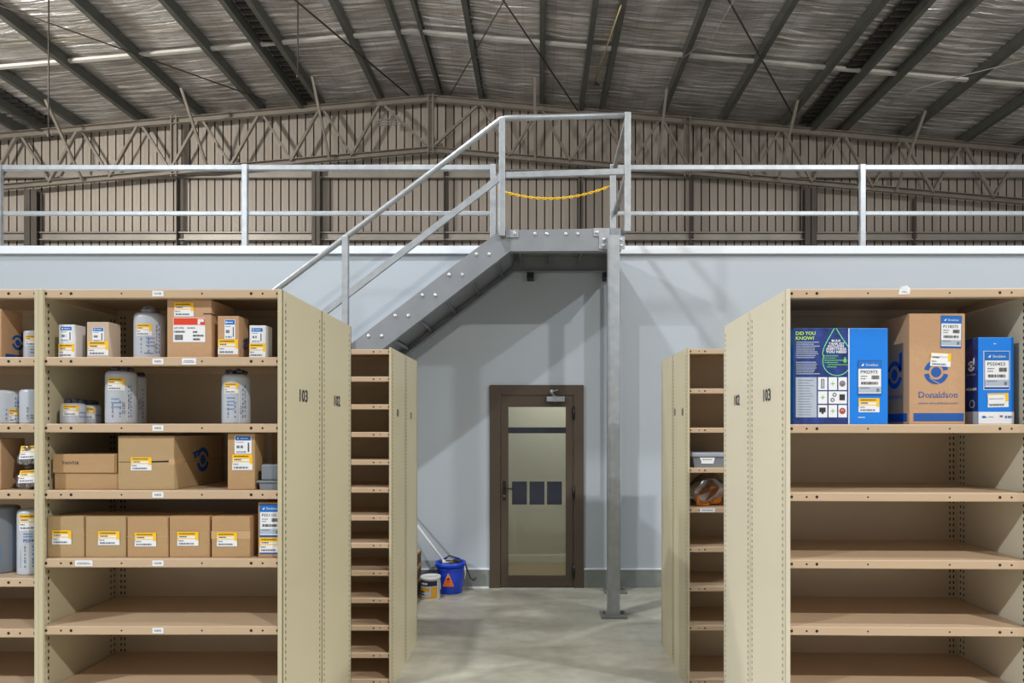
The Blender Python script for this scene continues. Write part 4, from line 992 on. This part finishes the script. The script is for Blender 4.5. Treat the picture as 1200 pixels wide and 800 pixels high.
p.build('printed_front', t)
p = MB(); f = Fr((-w/2-.0001, .075, 0), (0, -1, 0), (0, 0, 1), p); f.rect(0, .0745, .001, V(482), 1, 'paper_grey'); f.rect(0, .0745, V(482), h-.002, 1, 'box_navy'); emblem(f, .035, V(428), .02, 2, 'paper'); f.text('Donaldson', .008, V(439), .008, 2, 'paper_grey', w=.055); f.text('P550453', .006, V(457), .010, 2, 'paper', w=.06, bold=.02); f.ring(.04, V(473), .012, .016, 0, 360, 2, 'paper_grey'); p.fix = False; p.build('printed_side', t)
lb = MB(); g = Fr((-w/2, -.0005, 0), (1, 0, 0), (0, 0, 1), lb); g.rect(6.2*k, 37*k, V(456.7), V(411), 0, 'paper'); maker_label(g, 7*k, V(456), 29.4*k, 44.5*k, 'P550453', 111); lb.build('maker_label', t)
st = MB(); g = Fr((-w/2, -.0005, 0), (1, 0, .02), (-.02, 0, 1), st); sticker(g, 11.5*k, V(477.5), 24.5*k, 16.5*k, 115, False); g.rect(11.5*k, 11.5*k+20*k, V(473.5), V(462.8), 5, 'paper'); lines(g, 13*k, 30*k, V(468), .02*k*40, 6, 'ink_soft', 4); st.build('price_sticker', t)
m.build('body', t)

# -- second row right: tub and bag
Yf = Y2+.03; zb = Z(548, Y2)+.0005; x0 = X(805, Yf); x1 = X(862, Yf); w = x1-x0
t = thing('storage_tub', 'grey plastic tub with a pale lid and a white label', 'tub', ((x0+x1)/2+.022, Yf, zb), 0)
h = Z(530, Yf)-zb; m = MB(); m.prism([(-w/2+.03, 0), (w/2-.03, 0), (w/2-.02, h*.72), (-w/2+.02, h*.72)], .01, .28, 'bin'); m.build('body', t)
m = MB(); m.rbox(-w/2+.01, w/2-.01, 0, .29, h*.70, h*.98, 'bin_lid', .006); m.rbox(-w/2+.02, w/2-.02, .01, .28, h*.98, h, 'bin_lid', .002); m.build('lid', t)
m = MB(); xx = X(829, Yf)-t.location.x; f = Fr((xx, .006, 0), (1, 0, 0), (0, 0, 1), m); f.poly([(-.05, h*.66), (.05, h*.66), (.046, h*.45), (.04, h*.25), (-.038, h*.25), (-.04, h*.45)], 1, 'paper'); lines(f, -.03, .03, h*.5, .006, 2, 'ink_soft', 6); m.build('paper_label', t)
zb = Z(594.7, Y2)+.001; xc = X(830, Yf)
t = thing('parts_bag', 'clear plastic bag holding an orange packet, below the grey tub', 'bag', (xc+.02, Yf+.1, zb), 0)
m = MB(); m.rbox(-.085, -.0, -.05, .04, .002, .12, 'amber_goods', .005); m.blob((.045, 0, .075), (.055, .05, .07), 'amber_goods', 5, .25, 3); m.build('packet', t)
m = MB(); m.blob((0, 0, .1), (.135, .085, .105), 'clear_bag', 12, .28, 4); m.build('bag_film', t)

# ------------------------------------------------------------------ things at the wall
Yb = 6.83; xb = X(527.5, Yb)
t = thing('mop_bucket', 'blue plastic mop bucket with an orange warning triangle near the door', 'bucket', (xb, Yb+.03, 0))
m = MB(); m.lathe([(.118, 0), (.122, .01), (.135, .2), (.141, .275), (.156, .278), (.158, .315), (.146, .318), (.138, .3), (.13, .2), (.112, .012), (.0005, .012)], 'bucket', 40)
m.lathe([(.137, .245), (.145, .25), (.137, .256)], 'bucket', 40); m.build('pail_body', t)
m = MB(); c = Cyl((0, 0), .1305, 0, -90-5, m)
tri = [(-.055, .085), (.065, .085), (.008, .225)]
def ctri(c, pts, l, mm, n=8):
    (xa, ya), (xb_, yb_), (xt, yt) = pts; vs = []
    for i in range(n+1):
        for j in range(n+1-i):
            a, b = i/n, j/n; x = xa+(xb_-xa)*b+(xt-xa)*a; y = ya+(yb_-ya)*b+(yt-ya)*a; sp = c.p(x, y, l)
            rr = (.127+.055*y+.0015+l*.0006)/math.hypot(sp.x, sp.y); vs.append((sp.x*rr, sp.y*rr, sp.z))
    idx = {}; q = 0
    for i in range(n+1):
        for j in range(n+1-i): idx[(i, j)] = q; q += 1
    fs = []
    for i in range(n):
        for j in range(n-i):
            fs.append((idx[(i, j)], idx[(i, j+1)], idx[(i+1, j)]))
            if j < n-i-1: fs.append((idx[(i, j+1)], idx[(i+1, j+1)], idx[(i+1, j)]))
    c.mb.add(vs, fs, mm)
ctri(c, tri, 1, 'orange'); ctri(c, [(-.012, .15), (.028, .15), (.008, .185)], 2, 'ink', 3); ctri(c, [(-.02, .128), (.036, .128), (.008, .138)], 2, 'ink', 4); ctri(c, [(-.03, .098), (.044, .098), (.007, .106)], 2, 'red', 4); m.fix = False
m.build('warning_sticker', t)
m = MB(); m.tube([(.1, -.02, .31), (.0, -.1, .345), (-.08, -.05, .33)], .006, 'black_part'); m.tube([(-.09, .05, .32), (-.02, .07, .36), (.09, .05, .33)], .008, 'black_part'); m.lathe([(.02, .29), (.1, .30), (.11, .315), (.06, .318), (.05, .30)], 'black_part', 24); m.build('wringer', t)
m = MB(); m.tube([(.15, 0, .30), (.17, -.01, .24), (.20, -.01, .16), (.215, -.01, .135), (.235, -.01, .13)], .0075, 'black_part'); m.tube([(.225, -.01, .13), (.245, -.01, .13), (.262, -.01, .15)], .014, 'wire'); m.build('pedal_lever', t)
m = MB(); m.tube([(.145, -.02, .29), (.155, -.03, .2), (.148, -.02, .14)], .005, 'mop_white'); m.build('bail_handle', t)
# mop leaning left out of the bucket
xh, zh = X(521, Yb-.02), Z(658, Yb-.02)
t = thing('mop', 'white handled mop standing in the blue bucket and leaning left', 'mop', (xb, Yb+.03, .02))
a = Vector((xh-xb, -.06, zh-.02)); dirv = Vector((X(491, Yb)-X(521, Yb), .09, Z(622, Yb)-Z(658, Yb))).normalized()
m = MB(); m.tube([a, a+dirv*.96], .0125, 'mop_white', 12); m.build('handle', t)
m = MB(); m.rbox(a.x-.02, a.x+.05, a.y-.02, a.y+.02, a.z-.02, a.z+.02, 'mop_white', .006); m.build('clamp', t)
m = MB(); m.blob((.02, 0, .22), (.07, .06, .07), 'mop_fibre', 4, .4, 3); m.blob((a.x+.04, a.y+.03, a.z), (.04, .03, .025), 'mop_fibre', 9, .4, 2); m.build('mop_head', t)
# paint pail
Yp = 6.6; xp = X(504.5, Yp)
t = thing('paint_pail', 'small white and yellow labelled pail in front of the blue bucket', 'pail', (xp, Yp, 0))
m = MB(); m.lathe([(.092, 0), (.094, .006), (.094, .205), (.098, .208), (.098, .218), (.0005, .218)], 'pail', 36); m.build('pail_body', t)
m = MB(); m.lathe([(.099, .2), (.1015, .206), (.1, .226), (.085, .227), (.08, .221), (.0005, .221)], 'mop_white', 36); m.build('lid', t)
m = MB(); c = Cyl((0, 0), .0945, 0, -100, m)
c.rect(-.1, .1, .02, .19, 0, 'paper_grey'); c.rect(-.1, .1, .14, .19, 1, 'pail_navy'); c.rect(-.1, .02, .09, .125, 1, 'pail_gold'); c.rect(-.1, -.03, .05, .09, 1, 'pail_navy'); c.rect(.035, .1, .02, .13, 1, 'pail_gold'); c.rect(-.1, .1, .02, .035, 2, 'pail_gold')
lines(c, -.07, .0, .155, .018, 3, 'paper', 4); lines(c, -.07, .0, .065, .01, 3, 'paper', 6); m.build('paper_label', t)
m = MB(); m.tube([(.096, 0, .19), (.104, -.03, .12), (.106, -.04, .1)], .003, 'mop_white', 6); m.build('bail_handle', t)
# timber pallets stacked left
for i in range(3):
    t = thing('timber_pallet', ['bottom one of the stacked timber pallets left of the bucket', 'middle one of the stacked timber pallets left of the bucket', 'top one of the stacked timber pallets left of the bucket'][i], 'pallet', (-1.215-.62, 6.05, .0005+.148*i), 0, 'stacked timber pallets')
    for nm, ys, zz, hh in (('bottom_board', (0, .35, .7), 0, .02), ('top_board', (0, .14, .28, .42, .56, .7), .126, .02)):
        for y in ys: m = MB(); m.rbox(0, .62, y, y+.1, zz, zz+hh, 'timber', .002); m.build(nm, t)
    for x in (0, .26, .52):
        m = MB(); m.rbox(x, x+.1, 0, .8, .0205, .1255, 'timber_dark', .003); m.build('bearer', t)

# ------------------------------------------------------------------ light
def lamp(name, loc, power, size, col, tgt=None, spread=None):
    d = bpy.data.lights.new(name, 'AREA'); d.shape = 'DISK'; d.size = size; d.energy = power; d.color = col
    if spread: d.spread = math.radians(spread)
    o = bpy.data.objects.new(name, d); COL.objects.link(o); o.location = loc
    if tgt: o.rotation_euler = (Vector(tgt)-Vector(loc)).to_track_quat('-Z', 'Y').to_euler()
    return o
def point(name, loc, power, size, col):
    d = bpy.data.lights.new(name, 'POINT'); d.shadow_soft_size = size; d.energy = power; d.color = col
    o = bpy.data.objects.new(name, d); COL.objects.link(o); o.location = loc; return o
COOL = (.93, .97, 1.0); WARM = (1.0, .96, .90)
lamp('high_bay_and_fill', (7.4, 1.0, 8.1), 620, .35, COOL)
lamp('high_bay_and_fill', (-9.0, -3.0, 8.1), 1350, .4, COOL)
lamp('high_bay_and_fill', (5.0, -3.5, 8.2), 800, .4, WARM)
lamp('high_bay_and_fill', (-2.2, 3.5, 8.2), 310, .35, COOL)
point('high_bay_and_fill', (-10.2, 8.4, 7.5), 1550, .2, WARM)
point('high_bay_and_fill', (-1.5, 8.0, 7.7), 260, .2, WARM)  # added fill lamp, lifts the dim gable wall and roof foil
point('high_bay_and_fill', (7.8, 8.4, 7.5), 260, .2, WARM)  # another added fill, for the right part of gable and roof
lamp('hallway_fill', (.3, 7.75, 2.66), 15, 1.2, (1, .98, .93))  # unseen lamp added to brighten the room behind the door glass
w = bpy.data.worlds.new('World'); bpy.context.scene.world = w; w.use_nodes = True
w.node_tree.nodes['Background'].inputs[0].default_value = (.93, .96, 1.0, 1); w.node_tree.nodes['Background'].inputs[1].default_value = .36

# ------------------------------------------------------------------ camera
cam = bpy.data.cameras.new('Camera'); co = bpy.data.objects.new('Camera', cam); COL.objects.link(co)
cam.sensor_width = 36; cam.lens = F/1200*36; cam.shift_x = -(CX-600)/1200; cam.shift_y = (CY-400)/1200; cam.clip_end = 200
co.location = (0, 0, CAMZ); co.rotation_euler = (math.pi/2, 0, 0)
sc = bpy.context.scene; sc.camera = co
sc.view_settings.view_transform = 'Standard'; sc.view_settings.look = 'None'; sc.view_settings.exposure = 0; sc.view_settings.gamma = 1
sc.view_settings.use_curve_mapping = False
